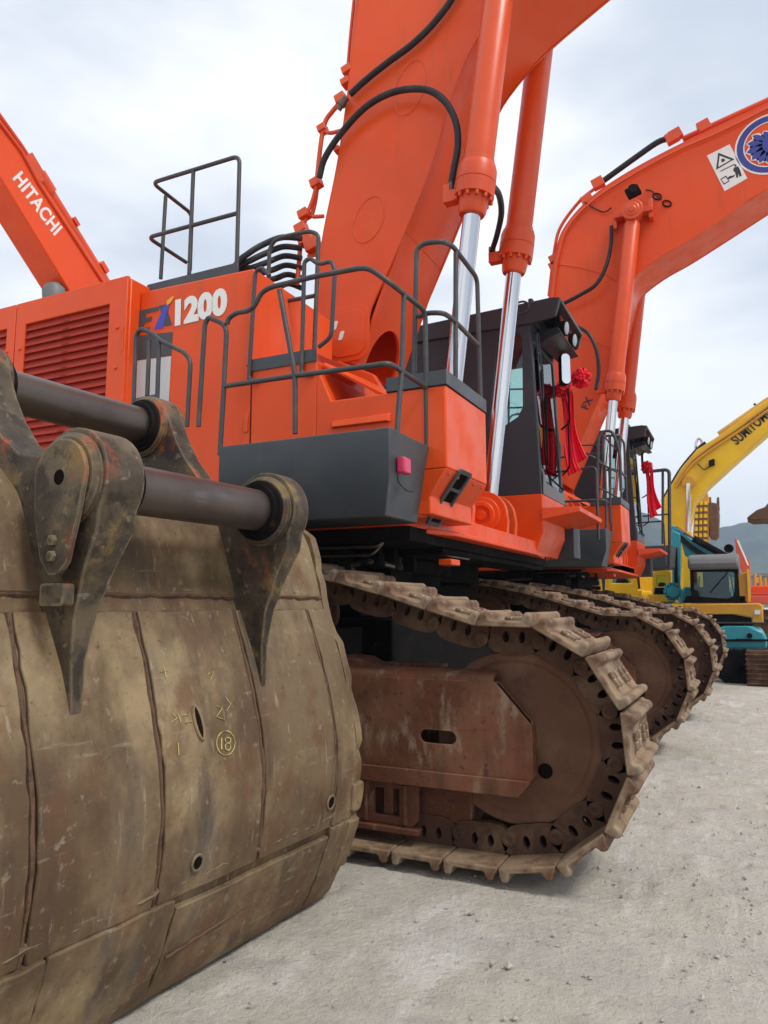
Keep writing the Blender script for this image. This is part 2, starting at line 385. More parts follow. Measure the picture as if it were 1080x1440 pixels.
    slot = [(-1.50+.075*math.cos(a), .715+.028*math.sin(a)) for a in [k*math.pi/5-math.pi/2 for k in range(6)]] + [(-1.68+.075*math.cos(a), .715+.028*math.sin(a)) for a in [k*math.pi/5+math.pi/2 for k in range(6)]]
    slot = []
    for a in range(-90, 91, 30): slot.append((-1.535+.035*math.cos(D2R(a)), .715+.036*math.sin(D2R(a))))
    for a in range(90, 271, 30): slot.append((-1.68+.035*math.cos(D2R(a)), .715+.036*math.sin(D2R(a))))
    return yb, beam, slot, fr, sgn
def finish_frame(yb, beam, slot, fr, yc):
    # face plate slightly barrelled: vertical face, rounded upper bend, lower ledge
    fr.prism(beam, yb, yb+.022, [slot])
    fr.prism([(-5.9, .44), (-1.15, .44), (-1.09, .51), (-1.09, .53), (-5.9, .53)], yb-.018, yb-.002)
    # rounded top bend running along X into the top plate
    prof = [(yb+.001, 1.028), (yb+.004, 1.045), (yb+.016, 1.062), (yb+.035, 1.072), (yb+.13, 1.085), (yb+.13, 1.06), (yb+.04, 1.045), (yb+.022, 1.025)]
    fr.poly(prof, lambda p: (-5.9, p[0], p[1]), lambda p: (-1.28, p[0], p[1]))
    fr.box(-5.9, -2.05, yb+.131, yb+.46, 1.06, 1.084)          # top plate up to the idler cavity
    fr.box(-2.05, -1.72, yb+.34, yb+.46, 1.061, 1.084)
    fr.prism([(-5.9, 1.10), (-2.5, 1.10), (-2.42, 1.135), (-2.2, 1.12), (-2.1, 1.07), (-2.1, 1.0), (-5.9, 1.0)], yb+.10, yb+.40)
    fr.prism([(-5.9, 1.03), (-1.30, 1.03), (-1.13, .83), (-1.13, .56), (-1.21, .44), (-5.9, .44)], yb+.44, yb+.46)
    fr.box(-5.9, -1.9, yb+.023, yb+.44, .44, .462)
    # closing strip of the open end, leaving a slit for a dark plate
    d = Vector((.17, 0, -.20)).normalized()
    fr.prism([(-1.5, 1.03), (-1.27, 1.03), (-1.07, .81), (-1.07, .55), (-1.15, .44), (-1.5, .44)], yb+.053, yb+.09)
    fr.box(-5.9, -1.46, yb+.14, yb+.42, .22, .439)  # filler box added to block the bright ground showing below the beam
    fo = fr.build('track_frame', RUST, ex, bevel=.008)
    MB().prism([(-1.4, .98), (-1.262, 1.02), (-1.085, .825), (-1.30, .62), (-1.4, .62)], yb+.0235, yb+.052).build('beam_slit_shade', HOLE_SHADE, fo)  # dark plate set in the slit, standing for the shade inside the beam
    # roller guard under the beam
    g = MB()
    win = [(-2.02, .25), (-1.86, .25), (-1.86, .40), (-2.02, .40)]
    g.prism([(-2.75, .20), (-1.78, .20), (-1.74, .24), (-1.74, .438), (-2.75, .438)], yb+.03, yb+.06, [win, [(-2.55, .27), (-2.2, .27), (-2.13, .36), (-2.2, .41), (-2.55, .41)]])
    g.box(-2.75, -1.73, yb+.0, yb+.06, .165, .199)
    g.box(-1.97, -1.91, yb+.05, yb+.12, .25, .42)
    for x in (-2.07, -1.82): g.box(x-.012, x+.012, yb+.012, yb+.03, .21, .43)
    g.build('roller_guard', RUST, fo, bevel=.006)
    return fo
YN, YF = 4.21, 8.15
a = build_track(YN, True); finish_frame(a[0], a[1], a[2], a[3], YN)
a = build_track(YF, False); finish_frame(a[0], a[1], a[2], a[3], YF)

# ---- carbody and slew ring (dark, greasy)
m = MB(); m.hull([(-5.3, 4.6, .75), (-5.3, 7.9, .75), (-5.3, 7.9, 1.35), (-5.3, 4.6, 1.35)], [(-2.2, 4.6, .75), (-2.2, 7.9, .75), (-2.2, 7.9, 1.35), (-2.2, 4.6, 1.35)])
m.box(-4.9, -2.6, 4.9, 7.4, 1.36, 1.62)
m.lathe((-3.7, 6.15, 1.60), (0, 0, 1), [(0, 1.15), (.10, 1.15), (.10, 1.25), (.22, 1.25), (.22, 1.1), (.34, 1.1)], 48)
m.build('carbody', BLACK, ex, bevel=.01)
# shadowed machinery hung under the front of the revolving frame
m = MB()
m.box(-5.6, -1.95, 4.35, 7.95, 1.86, 1.955)
m.box(-2.35, -1.98, 5.0, 7.9, 1.815, 1.859); m.box(-3.3, -2.6, 5.0, 7.6, 1.66, 1.859)
for y in (4.6, 4.85, 5.2): m.box(-3.6, -2.3, y, y+.06, 1.70, 1.859)
m.box(-3.0, -2.5, 4.45, 4.8, 1.60, 1.83); m.box(-2.75, -2.45, 5.1, 5.5, 1.55, 1.80)
for k in range(9):
    m.lathe((-3.1+k*.13, 4.42, 1.80-.02*(k % 3)), (0, 0, -1), [(0, .02), (.05, .02), (.05, .028), (.09, .028)], 8)
m.build('slew_machinery', BLACK, ex, bevel=.006)
m = MB()
def pipe(pts, r, mb, n=8, f=.05): mb.tube(fillet(pts, f), r, n)
pipe([(-3.2, 4.38, 1.84), (-2.2, 4.38, 1.83), (-2.16, 4.42, 1.88), (-2.14, 4.5, 1.93)], .010, m)
pipe([(-2.9, 4.40, 1.78), (-2.25, 4.40, 1.775), (-2.2, 4.46, 1.86)], .009, m)
pipe([(-2.2, 5.1, 1.86), (-1.96, 5.1, 1.80), (-1.96, 5.5, 1.80)], .007, m)
pipe([(-3.4, 4.5, 1.68), (-2.6, 4.48, 1.70), (-2.35, 4.6, 1.75), (-2.3, 4.9, 1.72)], .02, m)
m.build('steel_pipe', STEEL, ex)
m = MB(); m.box(-2.0, -1.9, 4.96, 5.14, 1.73, 1.775); m.build('front_bracket', ORANGE, ex, bevel=.006)

# ---- revolving frame (orange bottom edge and front tongue)
m = MB()
zf = 1.985
m.prism([(-6.4, 1.956), (-1.95, 1.956), (-1.95, 2.10), (-6.4, 2.10)], 4.30, 8.1)
fl0 = PY(601, 743, 4.62); fl1 = PX(703, 767, fl0.x); fl2 = PX(776, 772, fl0.x+.0)
m.poly([(fl0.x-.9, 4.62), (fl0.x, 4.62), (fl0.x+.10, 4.95), (fl0.x+.10, fl1.y+.9), (fl0.x-.05, 8.15), (fl0.x-.9, 8.15)], lambda p: (p[0], p[1], fl0.z-.035), lambda p: (p[0], p[1], fl0.z))
m.build('revolving_frame', ORANGE, ex, bevel=.008)

# ---- foot lugs of the boom cylinders
FT = xz(686, 728, 6.75)                                    # (X, Z) of the lower cylinder pin
GL = (-1.88, 4.83); TP = (-1.47, 7.72)
for yc in (5.53, 6.75):
    m = MB()
    for s in (-1, 1):
        yy = yc+s*.13
        m.prism([(FT[0]-.55, fl0.z+.003), (FT[0]+.22, fl0.z+.003), (FT[0]+.245, FT[1]-.05)] + [(FT[0]+.235*math.cos(D2R(a)), FT[1]+.235*math.sin(D2R(a))) for a in range(0, 150, 12)] + [(FT[0]-.55, FT[1]-.1)], yy-.035, yy+.035)
        m.lathe((FT[0], yy+s*.035, FT[1]), (0, s, 0), [(0, .18), (.03, .175), (.035, .13), (.05, .13), (.055, .09), (.03, .085), (.03, .05), (.05, .045), (.05, .01)], 28)
    m.build('cylinder_lug', ORANGE, ex, bevel=.006)

# ---- tank / side body: near plane Y=4.28
YB = 4.28
tank_front = PY(627, 541, YB).x
m = MB()
side = xzl([(205, 404), (357, 376), (357, 517), (449, 503), (466, 556), (627, 541), (627, 657), (609, 661)], YB)
zb = 2.02
side = side + [(side[-1][0], zb), (side[0][0], zb)]
# EX panel block (tall) + low block
tx = xz(357, 376, YB)[0]
tx2 = xz(449, 503, YB)[0]; tzt = xz(449, 505, YB)[1]
ztank = xz(627, 541, YB)[1]
zchm = xz(627, 657, YB)[1]
Lx = -4.30; ztall = xz(357, 377, YB)[1]
m.prism([(Lx, zb), (tx, zb), (tx, ztall), (Lx, ztall+.03)], YB, 5.45)
m.build('side_cabinet', ORANGE, ex, bevel=.012)
m = MB()
m.prism([(tx+.004, zb), (tx2-.02, zb), (tx2-.02, tzt), (tx+.004, tzt)], YB, 5.42)
m.build('valve_cabinet', ORANGE, ex, bevel=.01)
# door seams
m = MB()
m.box(tx+.0005, tx+.0035, YB-.003, YB+.001, zb+.1, tzt)
m.build('door_gap', HOLE_SHADE, ex)
YT2 = PX(683, 574, tank_front).y
m = MB()
m.prism([(tx2-.017, zchm), (tank_front, zchm), (tank_front, ztank), (tx2+.10, ztank), (tx2-.017, tzt-.06)], YB, YT2)
m.prism([(tx2-.017, zb), (tank_front-.12, zb), (tank_front-.12, zchm), (tx2-.017, zchm)], YB+.02, YT2)
tk = m.build('fuel_tank', ORANGE, ex, bevel=.01)
# sloped cover plate on the tank
m = MB(); m.hull([(tx2+.0, 4.33, tzt-.02), (tx2+.48, 4.33, ztank+.01), (tx2+.48, 4.36, ztank+.01), (tx2, 4.36, tzt-.0)], [(tx2+.0, 4.95, tzt+.02), (tx2+.55, 4.95, ztank+.01), (tx2+.55, 4.99, ztank+.03), (tx2, 4.99, tzt+.05)])
m.build('sloped_cover', ORANGE, tk, bevel=.008)
# undercut lower panel with vent
m = MB()
A0 = Vector((tank_front+.0, YB+.0, zchm-.004)); A1 = Vector((tank_front, YT2, zchm-.004))
lb = PY(593, 725, YB); zl = lb.z
B0 = Vector((tank_front-.21, YB+.03, zl)); B1 = Vector((tank_front-.21, YT2, zl+.02))
m.hull([A0+Vector((-.20, 0, 0)), A0, B0, B0+Vector((-.15, 0, 0))], [A1+Vector((-.20, 0, 0)), A1, B1, B1+Vector((-.15, 0, 0))])
lp = m.build('undercut_panel', ORANGE, tk, bevel=.008)
du = (A1-A0).normalized(); dv = (B0-A0); dv = (dv-du*dv.dot(du)); LV = dv.length; dv.normalize(); dn = dv.cross(du).normalized()
if dn.x < 0: dn = -dn
W = (A1-A0).length
c0 = A0+du*W*.36+dv*LV*.50
vr = MB()
def rrect(hx, hy, r, n=4):
    o = []
    for sx, sy, a0 in ((1, 1, 0), (-1, 1, 90), (-1, -1, 180), (1, -1, 270)):
        for k in range(n+1):
            a = D2R(a0+90*k/n); o.append((sx*(hx-r)+r*math.cos(a), sy*(hy-r)+r*math.sin(a)))
    return o
hs = [[(p[0], p[1]+o_) for p in rrect(.082, .055, .012)] for o_ in (-.130, 0, .130)]
vr.poly(rrect(.112, .215, .03), lambda p: c0+du*p[0]+dv*p[1]+dn*.001, lambda p: c0+du*p[0]+dv*p[1]+dn*.018, hs)
vr.build('vent_frame', GREY, lp, bevel=.003)
MB().poly(rrect(.100, .20, .02), lambda p: c0+du*p[0]+dv*p[1]-dn*.002, lambda p: c0+du*p[0]+dv*p[1]+dn*.003).build('vent_shade_plate', HOLE_SHADE, lp)  # solid dark plate painting the shade behind the vent frame
for k in range(5):
    p_ = A0.lerp(A1, .1+.2*k)+dv*.03; MB().lathe(p_+dn*.0005, dn, [(0, .011), (.007, .011), (.009, .006)], 6).build('panel_bolt', ORANGE_D, lp)

for zz in (2.75, 3.25): MB().box(tx-.05, tx-.02, YB-.012, YB-.001, zz-.06, zz+.06).build('door_hinge', ORANGE_D, ex, bevel=.003)
# grey toe boards
m = MB(); k0 = xz(359, 499, YB)[1]
m.box(tx+.01, tx2-.02, YB-.012, YB-.002, tzt-.012, tzt+.08)
m.build('toe_board', GREY, ex, bevel=.003)
m = MB(); m.box(tank_front-.42, tank_front+.006, YB-.008, YB-.0, ztank+.004, ztank+.10); m.box(tank_front-.006, tank_front+.006, YB, YT2, ztank+.004, ztank+.10)
m.box(tank_front-.42, tank_front-.006, YB, YT2, ztank+.004, ztank+.03)
m.build('toe_board', GREY, ex, bevel=.003)
m = MB(); q0 = PY(209, 408, 4.40); q1 = PY(336, 380, 4.40)
m.box(q0.x, q1.x, 4.38, 4.40, ztall+.034, ztall+.034+.105); m.box(q0.x, q1.x, 4.40, 5.4, ztall+.034, ztall+.05)
m.build('toe_board', GREY, ex, bevel=.003)
# little handhold ledge on the tank side
m = MB(); q = PY(466, 603, YB); q2 = PY(550, 592, YB)
m.hull([(q.x, YB-.002, q.z), (q2.x, YB-.002, q.z+.0), (q2.x, YB-.002, q.z+.06), (q.x, YB-.002, q.z+.05)], [(q.x+.02, YB-.035, q.z+.003), (q2.x-.02, YB-.035, q.z+.003), (q2.x-.02, YB-.02, q.z+.05), (q.x+.02, YB-.02, q.z+.045)])
m.build('side_step', ORANGE, tk, bevel=.004)

# ---- engine house with louvres (near plane Y=4.06)
YE = 4.14; ezt = PY(180, 387, YE).z; exr = PY(180, 387, YE).x
sx = xz(24, 423, YE)[0]
m = MB(); m.box(-8.6, exr-.001, YE+.035, 8.15, 2.02, ezt-.004)
eh = m.build('engine_house', ORANGE, ex, bevel=.015)
def panel(x0, x1, z0, z1, wl):
    h = [(wl[0], wl[2]), (wl[1], wl[2]), (wl[1], wl[3]), (wl[0], wl[3])]
    p = MB().prism([(x0, z0), (x1, z0), (x1, z1), (x0, z1)], YE, YE+.03, [h]).build('louvre_door', ORANGE, ex, bevel=.005)
    lm = MB(); n = 24; st = (wl[3]-wl[2])/n
    for i in range(n):
        z = wl[2]+i*st
        lm.add([(wl[0]+.002, YE+.004, z), (wl[1]-.002, YE+.004, z), (wl[1]-.002, YE+.028, z+st*.98), (wl[0]+.002, YE+.028, z+st*.98), (wl[0]+.002, YE+.022, z-.0), (wl[1]-.002, YE+.022, z-.0)], [(0, 1, 2, 3), (0, 4, 5, 1)])
    xc = (wl[0]+wl[1])/2
    for i in range(1, n): lm.box(xc-.035, xc+.035, YE+.003, YE+.006, wl[2]+i*st+.010, wl[2]+i*st+.022)
    lm.build('louvre', REDL, p)
    for z in (z1-.42, z1-.75):
        for xx in (x1-.09, x0+.07): MB().lathe((xx, YE+.001, z), (0, -1, 0), [(0, .014), (.012, .014), (.016, .008)], 12).build('door_bolt', ORANGE_D, p)
w0 = xz(36, 450, YE); w1 = xz(154, 427, YE)
panel(sx+.006, exr, 2.05, ezt, (w0[0], w1[0], 2.25, w1[1]))
pw = exr-sx
panel(sx-pw+.012, sx-.006, 2.05, ezt, (sx-pw+.25, sx-.11, 2.25, w1[1]))
panel(sx-2*pw+.018, sx-pw, 2.05, ezt, (sx-2*pw+.25, sx-pw-.12, 2.25, w1[1]))
m = MB(); m.box(exr-.03, exr-.018, YE-.006, YE, ezt-.62, ezt-.42)
for x in (sx+.08, sx-.05): m.lathe((x, YE+.15, ezt), (0, 0, 1), [(0, .03), (.02, .03), (.025, .01)], 10)
m.build('hinge', ORANGE_D, ex)
MB().hull([(-9.7, 4.5, 1.75), (-9.9, 7.8, 1.75), (-9.9, 7.8, 3.6), (-9.7, 4.5, 3.6)], [(-8.62, 4.1, 1.7), (-8.62, 8.2, 1.7), (-8.62, 8.2, 3.8), (-8.62, 4.1, 3.8)]).build('counterweight', ORANGE, ex, bevel=.05)

# ---- decals on the side cabinet
def onside(px, py, y=YB): return PY(px, py, y)
d0 = onside(198, 467); d1 = onside(240, 462)
dy = YB-.0025
def flatdecal(pts, mat, nm, par, off=0.0):
    q = [PY(x, y, YB) for x, y in pts]
    return MB().prism([(p.x, p.z) for p in q], dy-off-.001, dy-off).build(nm, mat, par, smooth=0)
MR = frame3((0, 0, 0), (1, 0, 0), (0, 0, 1))
sc = ex
z0 = onside(300, 452).z
# E, X drawn as polygons; digits as lettering
flatdecal([(196, 437), (224, 431), (223, 437), (206, 441), (205, 447), (214, 445), (213, 452), (204, 454), (202, 461), (211, 460), (210, 466), (194, 468)], GREY, 'decal', ex)
flatdecal([(224, 430), (233, 428), (242, 457), (232, 459)], GREY, 'decal', ex, .0)
flatdecal([(231, 432), (240, 424), (229, 462), (217, 463)], BLUE, 'decal', ex, .002)
flatdecal([(235, 424), (243, 417), (246, 418), (241, 426), (236, 430)], YTICK, 'decal', ex, .004)
n0 = onside(241, 461); n1 = onside(334, 446)
zb0, zb1 = onside(246, 456).z, onside(250, 423).z
text_mesh('1200', (zb1-zb0)*1.42, frame3((n0.x, dy-.002, n0.z+.02), (1, 0, .02), (0, 0, 1)), WHITE, 'number_lettering', ex, bold=.016, extr=.0008, sx=(n1.x-n0.x)/((zb1-zb0)*1.42*2.42), spacing=1.02)
flatdecal([(194, 472), (243, 467), (241, 500), (190, 507)], GREY, 'decal_stripe', ex)
flatdecal([(190, 508), (241, 501), (236, 600), (182, 612)], SILVER, 'decal_stripe', ex)

# ---- dark grey step box, near plane 3.7
YX = 3.70
bx = PY(548, 600, YX); bxl = PY(308, 624, YX).x; YXE = PX(607, 632, bx.x).y
zt_, zm_, zbm = bx.z, PY(548, 670, YX).z, PY(547, 713, YX).z-.0
m = MB()
secL = [(YX, zt_), (YX, zm_), (YX+.14, zbm-.03), (YXE-.01, zbm-.03), (YXE-.01, zt_)]
m.hull([(bxl, y, z) for y, z in secL], [(bx.x-(0 if z > zbm else .10), y, z) for y, z in secL])
sb = m.build('step_box', GREY, ex, bevel=.008)
lq = PX(561, 656, bx.x)
m = MB(); m.box(bx.x+.002, bx.x+.055, lq.y-.04, lq.y+.055, lq.z-.045, lq.z+.05); ml = m.build('marker_lamp', PINK, sb, bevel=.01)
m = MB(); m.tube(smoothc([(bx.x+.012, lq.y-.05, lq.z-.05), (bx.x+.01, lq.y-.02, lq.z-.10), (bx.x+.01, lq.y+.10, lq.z-.13), (bx.x+.008, lq.y+.2, lq.z-.12)]), .004, 6); m.build('lamp_cable', RUBBER, sb)
# ---- handrails
R = .0165
def rail(segs, r=R, name='handrail', fr=.07):
    m = MB()
    for pts in segs: m.tube(fillet(pts, fr) if len(pts) > 2 else pts, r, 12)
    return m.build(name, RAIL, ex)
yr = YX+.03; xr = bx.x-.02
P = lambda x, y: PY(x, y, yr)
Qx = lambda x, y: PX(x, y, xr)
cz = P(524, 376); c2 = P(546, 512)
top = [P(319, 456), P(322, 447), P(332, 440), P(355, 436), P(368, 411), P(380, 404), P(446, 388), P(517, 375)]
far_t = Vector((xr, YXE-.03, top[-1].z-.02)); ft0 = Qx(598, 437)
top2 = top + [Vector((xr-.0, yr+.06, Qx(527, 378).z)), Vector((xr, ft0.y, ft0.z)), Vector((xr, ft0.y+.01, zt_-.02))]
rail([top2,
      [P(279, 600), P(288, 456), P(293, 446), P(319, 457), P(314, 560), P(309, 640)],
      [P(316, 543), P(417, 528), P(525, 514), P(545, 511), Vector((xr, yr+.07, Qx(556, 516).z)), Qx(599, 545)],
      [P(393, 408), P(415, 528), P(415, 610)],
      [Qx(568, 411), Qx(566, 500), Vector((xr, Qx(558, 602).y, zt_-.02))]])
# ladder handhold behind the bucket
rail([[P(187, 588), P(191, 470), P(199, 462), P(224, 474), P(221, 564)], [P(209, 466), P(227, 480), P(260, 496), P(268, 508), P(263, 600)], [P(210, 478), P(207, 557)], [P(221, 557), P(192, 563), P(196, 568), P(222, 564)]], .0155)
# roof rail on the side cabinet
yc_ = 4.42; C = lambda x, y: PY(x, y, yc_); xc0 = C(214, 257).x
D_ = lambda x, y: PX(x, y, xc0)
rail([[C(333, 372), C(337, 219), C(214, 257), D_(270, 301), Vector((D_(269, 381).x, D_(270, 301).y, D_(269, 381).z))],
      [C(333, 300), C(208, 334), Vector((xc0-.0, D_(262, 369).y, D_(262, 369).z))],
      [C(272, 238), C(266, 386)], [D_(233, 276), D_(226, 392)]], .017)
# mid platform rails
G = lambda x, y: PY(x, y, 4.75); G2 = lambda x, y: PY(x, y, YB-.02)
rail([[G(373, 500), G(379, 350), G(386, 338), G(402, 332), G(436, 325), G(448, 330), G(442, 492)], [G(379, 428), G(442, 416)]], .017)
rail([[G2(350, 533), G2(359, 382), G2(368, 376), G2(379, 388)], [G2(350, 530), G2(353, 535), G2(366, 535)],
      [G2(424, 526), G2(428, 368), G2(436, 363), G2(448, 372), G2(466, 367), G2(471, 380), G2(466, 474), G2(448, 488)], [G2(424, 521), G2(426, 527), G2(440, 526)]], .0155)
# front rail on the tank
yt_ = YB+.02; E_ = lambda x, y: PY(x, y, yt_); xe = tank_front-.02; Fx = lambda x, y: PX(x, y, xe)
e1 = Fx(637, 346)
rail([[E_(582, 530), E_(586, 350), E_(597, 342), E_(620, 339), Fx(636, 345), Fx(671, 391), Vector((xe, Fx(673, 400).y, ztank+.02))],
      [E_(588, 445), E_(602, 440), E_(623, 440), Fx(636, 448), Fx(671, 484)], [Fx(641, 354), Vector((xe, Fx(640, 500).y, ztank+.02))]], .017)

# ---- cab
YC0, YC1 = 7.55, 8.62
cf = PY(761, 694, YC0); cxf = cf.x; czb = cf.z
K = lambda x, y: xz(x, y, YC0)
ctop = K(745, 456)
cab = MB()
win = [K(x, y) for x, y in ((700, 475), (729, 469), (734, 476), (735, 572), (728, 586), (707, 600), (694, 610), (688, 600))]
rear = -3.75
body = [(rear, czb), (cxf, czb), (K(755, 600)), ctop, (rear, ctop[1]+.02)]
win2 = [(rear+.15, czb+.95), (win[0][0]-.35, czb+.95), (win[0][0]-.35, ctop[1]-.12), (rear+.15, ctop[1]-.12)]
cab.prism(body, YC0, YC0+.05, [win])
cab.prism([(rear, czb), (cxf-.06, czb), (ctop[0]-.06, ctop[1]), (rear, ctop[1])], YC1-.05, YC1, [[(rear+.5, czb+.7), (cxf-.22, czb+.7), (cxf-.26, ctop[1]-.12), (rear+.5, ctop[1]-.12)]])
cab.box(rear, rear+.05, YC0+.051, YC1-.051, czb, ctop[1])
cab.box(rear+.051, cxf-.03, YC0+.051, YC1-.051, czb+.001, czb+.05)
# front frame: jambs, sill
xf = cxf
cab.poly([(YC0+.051, czb), (YC1, czb), (YC1, ctop[1]), (YC0+.051, ctop[1])],
         lambda p: (xf-.03+(ctop[0]-cxf)*(p[1]-czb)/(ctop[1]-czb), p[0], p[1]), lambda p: (xf-.001+(ctop[0]-cxf)*(p[1]-czb)/(ctop[1]-czb), p[0], p[1]),
         [[(YC0+.10, czb+.30), (YC0+.22, czb+.16), (YC1-.14, czb+.14), (YC1-.07, czb+.22), (YC1-.07, ctop[1]-.16), (YC0+.10, ctop[1]-.16)]])
cabo = cab.build('cab', CABG, ex, bevel=.008)
# lower front panel, weathered olive-grey
MB().poly([(YC0+.06, czb+.0), (YC1-.01, czb+.0), (YC1-.01, czb+.19), (YC1-.15, czb+.12), (YC0+.2, czb+.14), (YC0+.08, czb+.28)],
          lambda p: (xf+.001, p[0], p[1]), lambda p: (xf+.012, p[0], p[1])).build('front_panel', LGREY, cabo, bevel=.003)
tilt = lambda z: (ctop[0]-cxf)*(z-czb)/(ctop[1]-czb)
MB().poly([(YC0+.07, czb+.14), (YC1-.05, czb+.12), (YC1-.05, ctop[1]-.12), (YC0+.07, ctop[1]-.12)], lambda p: (xf-.020+tilt(p[1]), p[0], p[1]), lambda p: (xf-.014+tilt(p[1]), p[0], p[1])).build('windshield', GLASS, cabo)
MB().prism([(p[0], p[1]) for p in win], YC0+.02, YC0+.026).build('side_window', GLASS, cabo)
# seat and console
m = MB(); m.box(-3.1, -2.65, 7.85, 8.35, czb+.35, czb+.5); m.box(-3.2, -3.08, 7.85, 8.35, czb+.5, czb+1.2); m.box(-2.35, -2.2, 7.95, 8.2, czb+.05, czb+.85)
m.build('seat', BLACK, cabo, bevel=.03)
# bars across the side window
m = MB()
wl = K(694, 540); 
for py in (548, 574): m.tube([PY(700, py, YC0+.03), PY(737, py-1, YC0+.03)], .010, 6)
m.tube([PY(717, 470, YC0+.035), PY(715, 600, YC0+.035)], .012, 6)
m.build('window_bar', CABG, cabo)
# roof slab
rp = [(rear-.08, ctop[1]+.002)] + [K(745, 457), K(757, 447), K(789, 419), K(786, 417)] + [(K(700, 431)[0], K(700, 431)[1]), (rear-.08, K(700, 431)[1]+.02)]
zr0 = ctop[1]
m = MB()
vt = K(789, 418)
m.prism([(rear-.08, zr0), (ctop[0]+.03, zr0), (vt[0]-.06, vt[1]-.20), (vt[0], vt[1]-.01), (vt[0]-.1, vt[1]+.01), (rear-.08, vt[1]-.06)], YC0-.03, YC0+.02)
m.prism([(rear-.08, zr0+.22), (vt[0], vt[1]-.05), (vt[0], vt[1]-.008), (rear-.08, vt[1]-.062)], YC0+.02, YC1+.06)
m.prism([(rear-.08, zr0), (ctop[0]+.03, zr0), (vt[0]-.06, vt[1]-.20), (vt[0], vt[1]-.01), (vt[0]-.1, vt[1]+.01), (rear-.08, vt[1]-.06)], YC1+.05, YC1+.08)
m.box(rear-.08, ctop[0], YC0+.02, YC1+.05, zr0+.003, zr0+.04)
m.box(ctop[0]-.02, ctop[0]+.03, YC0+.02, YC1+.05, zr0+.0405, zr0+.3)
rf = m.build('cab_roof', CABG, cabo, bevel=.01)
rg = MB(); c = PY(733, 433, YC0-.032); rg.tube([c+Vector((.085*math.cos(2*math.pi*k/20), 0, .07*math.sin(2*math.pi*k/20))) for k in range(20)], .012, 6, closed=True); rg.build('roof_ring', CABG, rf)
# front visor grille and lamps
m = MB()
vx = vt[0]
for k in range(12):
    z = vt[1]-.04-k*.018; m.box(vx-.10, vx-.085, YC0+.35, YC1-.1, z-.004, z+.004)
m.build('lamp_grille', REDM, rf)
for i, (px, py) in enumerate(((783, 452), (803, 480))):
    yl = YC0+.38+i*.42; lx = vt[0]-.03; lz = vt[1]-.17
    m = MB(); m.lathe((lx-.14, yl, lz-.02), (1, -.15, -.15), [(0, .03), (.02, .07), (.12, .085), (.15, .088), (.15, .075)], 20); m.box(lx-.1, lx-.06, yl-.02, yl+.02, lz+.05, lz+.18)
    wl_ = m.build('work_lamp', BLACK, rf)
    MB().lathe((lx-.14+.135, yl-.02, lz-.041), (1, -.15, -.15), [(0, .01), (0, .084), (.012, .07), (.018, .02)], 20).build('lamp_lens', LENS, wl_)
m = MB(); m.hull([(vt[0]-.05, YC0+.2, vt[1]-.30), (vt[0]-.05, YC1+.05, vt[1]-.30), (vt[0]-.30, YC1+.05, zr0-.1), (vt[0]-.34, YC0+.3, zr0-.12)],
                 [(vt[0]-.09, YC0+.2, vt[1]-.24), (vt[0]-.09, YC1+.05, vt[1]-.24), (vt[0]-.36, YC1+.05, zr0+.02), (vt[0]-.38, YC0+.3, zr0+.02)])
m.build('visor', CABG, rf, bevel=.008)
# front grab rails and wiper
m = MB(); xo = cxf+.05
def fp(y, z): return (cxf+.05+tilt(z), y, z)
zt1 = ctop[1]
m.tube(fillet([fp(YC0+.06, zt1-.10), fp(YC0+.11, zt1-.06), fp(YC0+.16, zt1-.12), fp(YC0+.19, zt1-.75), fp(YC0+.12, zt1-.85), fp(YC0+.07, zt1-.75), fp(YC0+.06, zt1-.10)], .04), .009, 8)
m.tube([fp(YC0+.04, zt1-.30), fp(YC0+.20, zt1-.28)], .008, 6)
m.build('grab_rail', CABG, cabo)
m = MB(); m.tube([fp(YC0+.18, czb+.32), fp(YC0+.20, czb+.9), fp(YC0+.24, czb+1.45)], .008, 6); m.box(cxf+.02, cxf+.035, YC0+.20, YC0+.22, czb+.35, czb+1.1)
m.tube(fillet([(cxf+.01, YC0+.09, zt1-.5), (cxf+.02, YC0+.13, czb+.45), (cxf+.02, YC0+.22, czb+.22), (cxf+.02, YC1-.10, czb+.17)], .12), .010, 6)
m.build('wiper', BLACK, cabo)
# handrail round the outer cab corner
# cab base (orange pedestal)
pb = PY(753, 766, YC0)
m = MB()
m.prism([(-3.75, fl0.z+.003), (pb.x, fl0.z+.003), (cxf+.02, fl0.z+.22), (cxf+.02, czb-.006), (-3.75, czb-.006)], YC0-.03, YC1-.1)
cbb = m.build('cab_base', ORANGE, ex, bevel=.01)
s0 = PX(761, 714, cxf+.02); st = PX(842, 734, -1.55)
m = MB(); zs = s0.z; m.hull([(cxf+.022, s0.y, zs), (cxf+.40, s0.y+.05, zs), (cxf+.40, YC1+.12, zs), (cxf+.022, YC1+.12, zs)],
       [(cxf+.022, s0.y, zs-.12), (cxf+.40, s0.y+.05, zs-.05), (cxf+.40, YC1+.12, zs-.05), (cxf+.022, YC1+.12, zs-.12)])
m.build('cab_step', ORANGE, cbb, bevel=.006)
# dark right-hand catwalk box beyond the cab
m = MB(); m.box(-3.6, cxf+.1, YC1+.0, YC1+.35, fl0.z+.02, czb-.25); m.build('catwalk_box', GREY, ex, bevel=.01)
rail([[(cxf-.1, YC1+.25, czb-.26), (cxf-.1, YC1+.25, czb+.75), (-3.4, YC1+.25, czb+.75), (-3.4, YC1+.25, czb-.26)], [(cxf-.1, YC1+.25, czb+.3), (-3.4, YC1+.25, czb+.3)],
      [(cxf+.36, YC1+.10, czb-.4), (cxf+.36, YC1+.10, czb+.45), (cxf-.1, YC1+.25, czb+.45)]], .016)
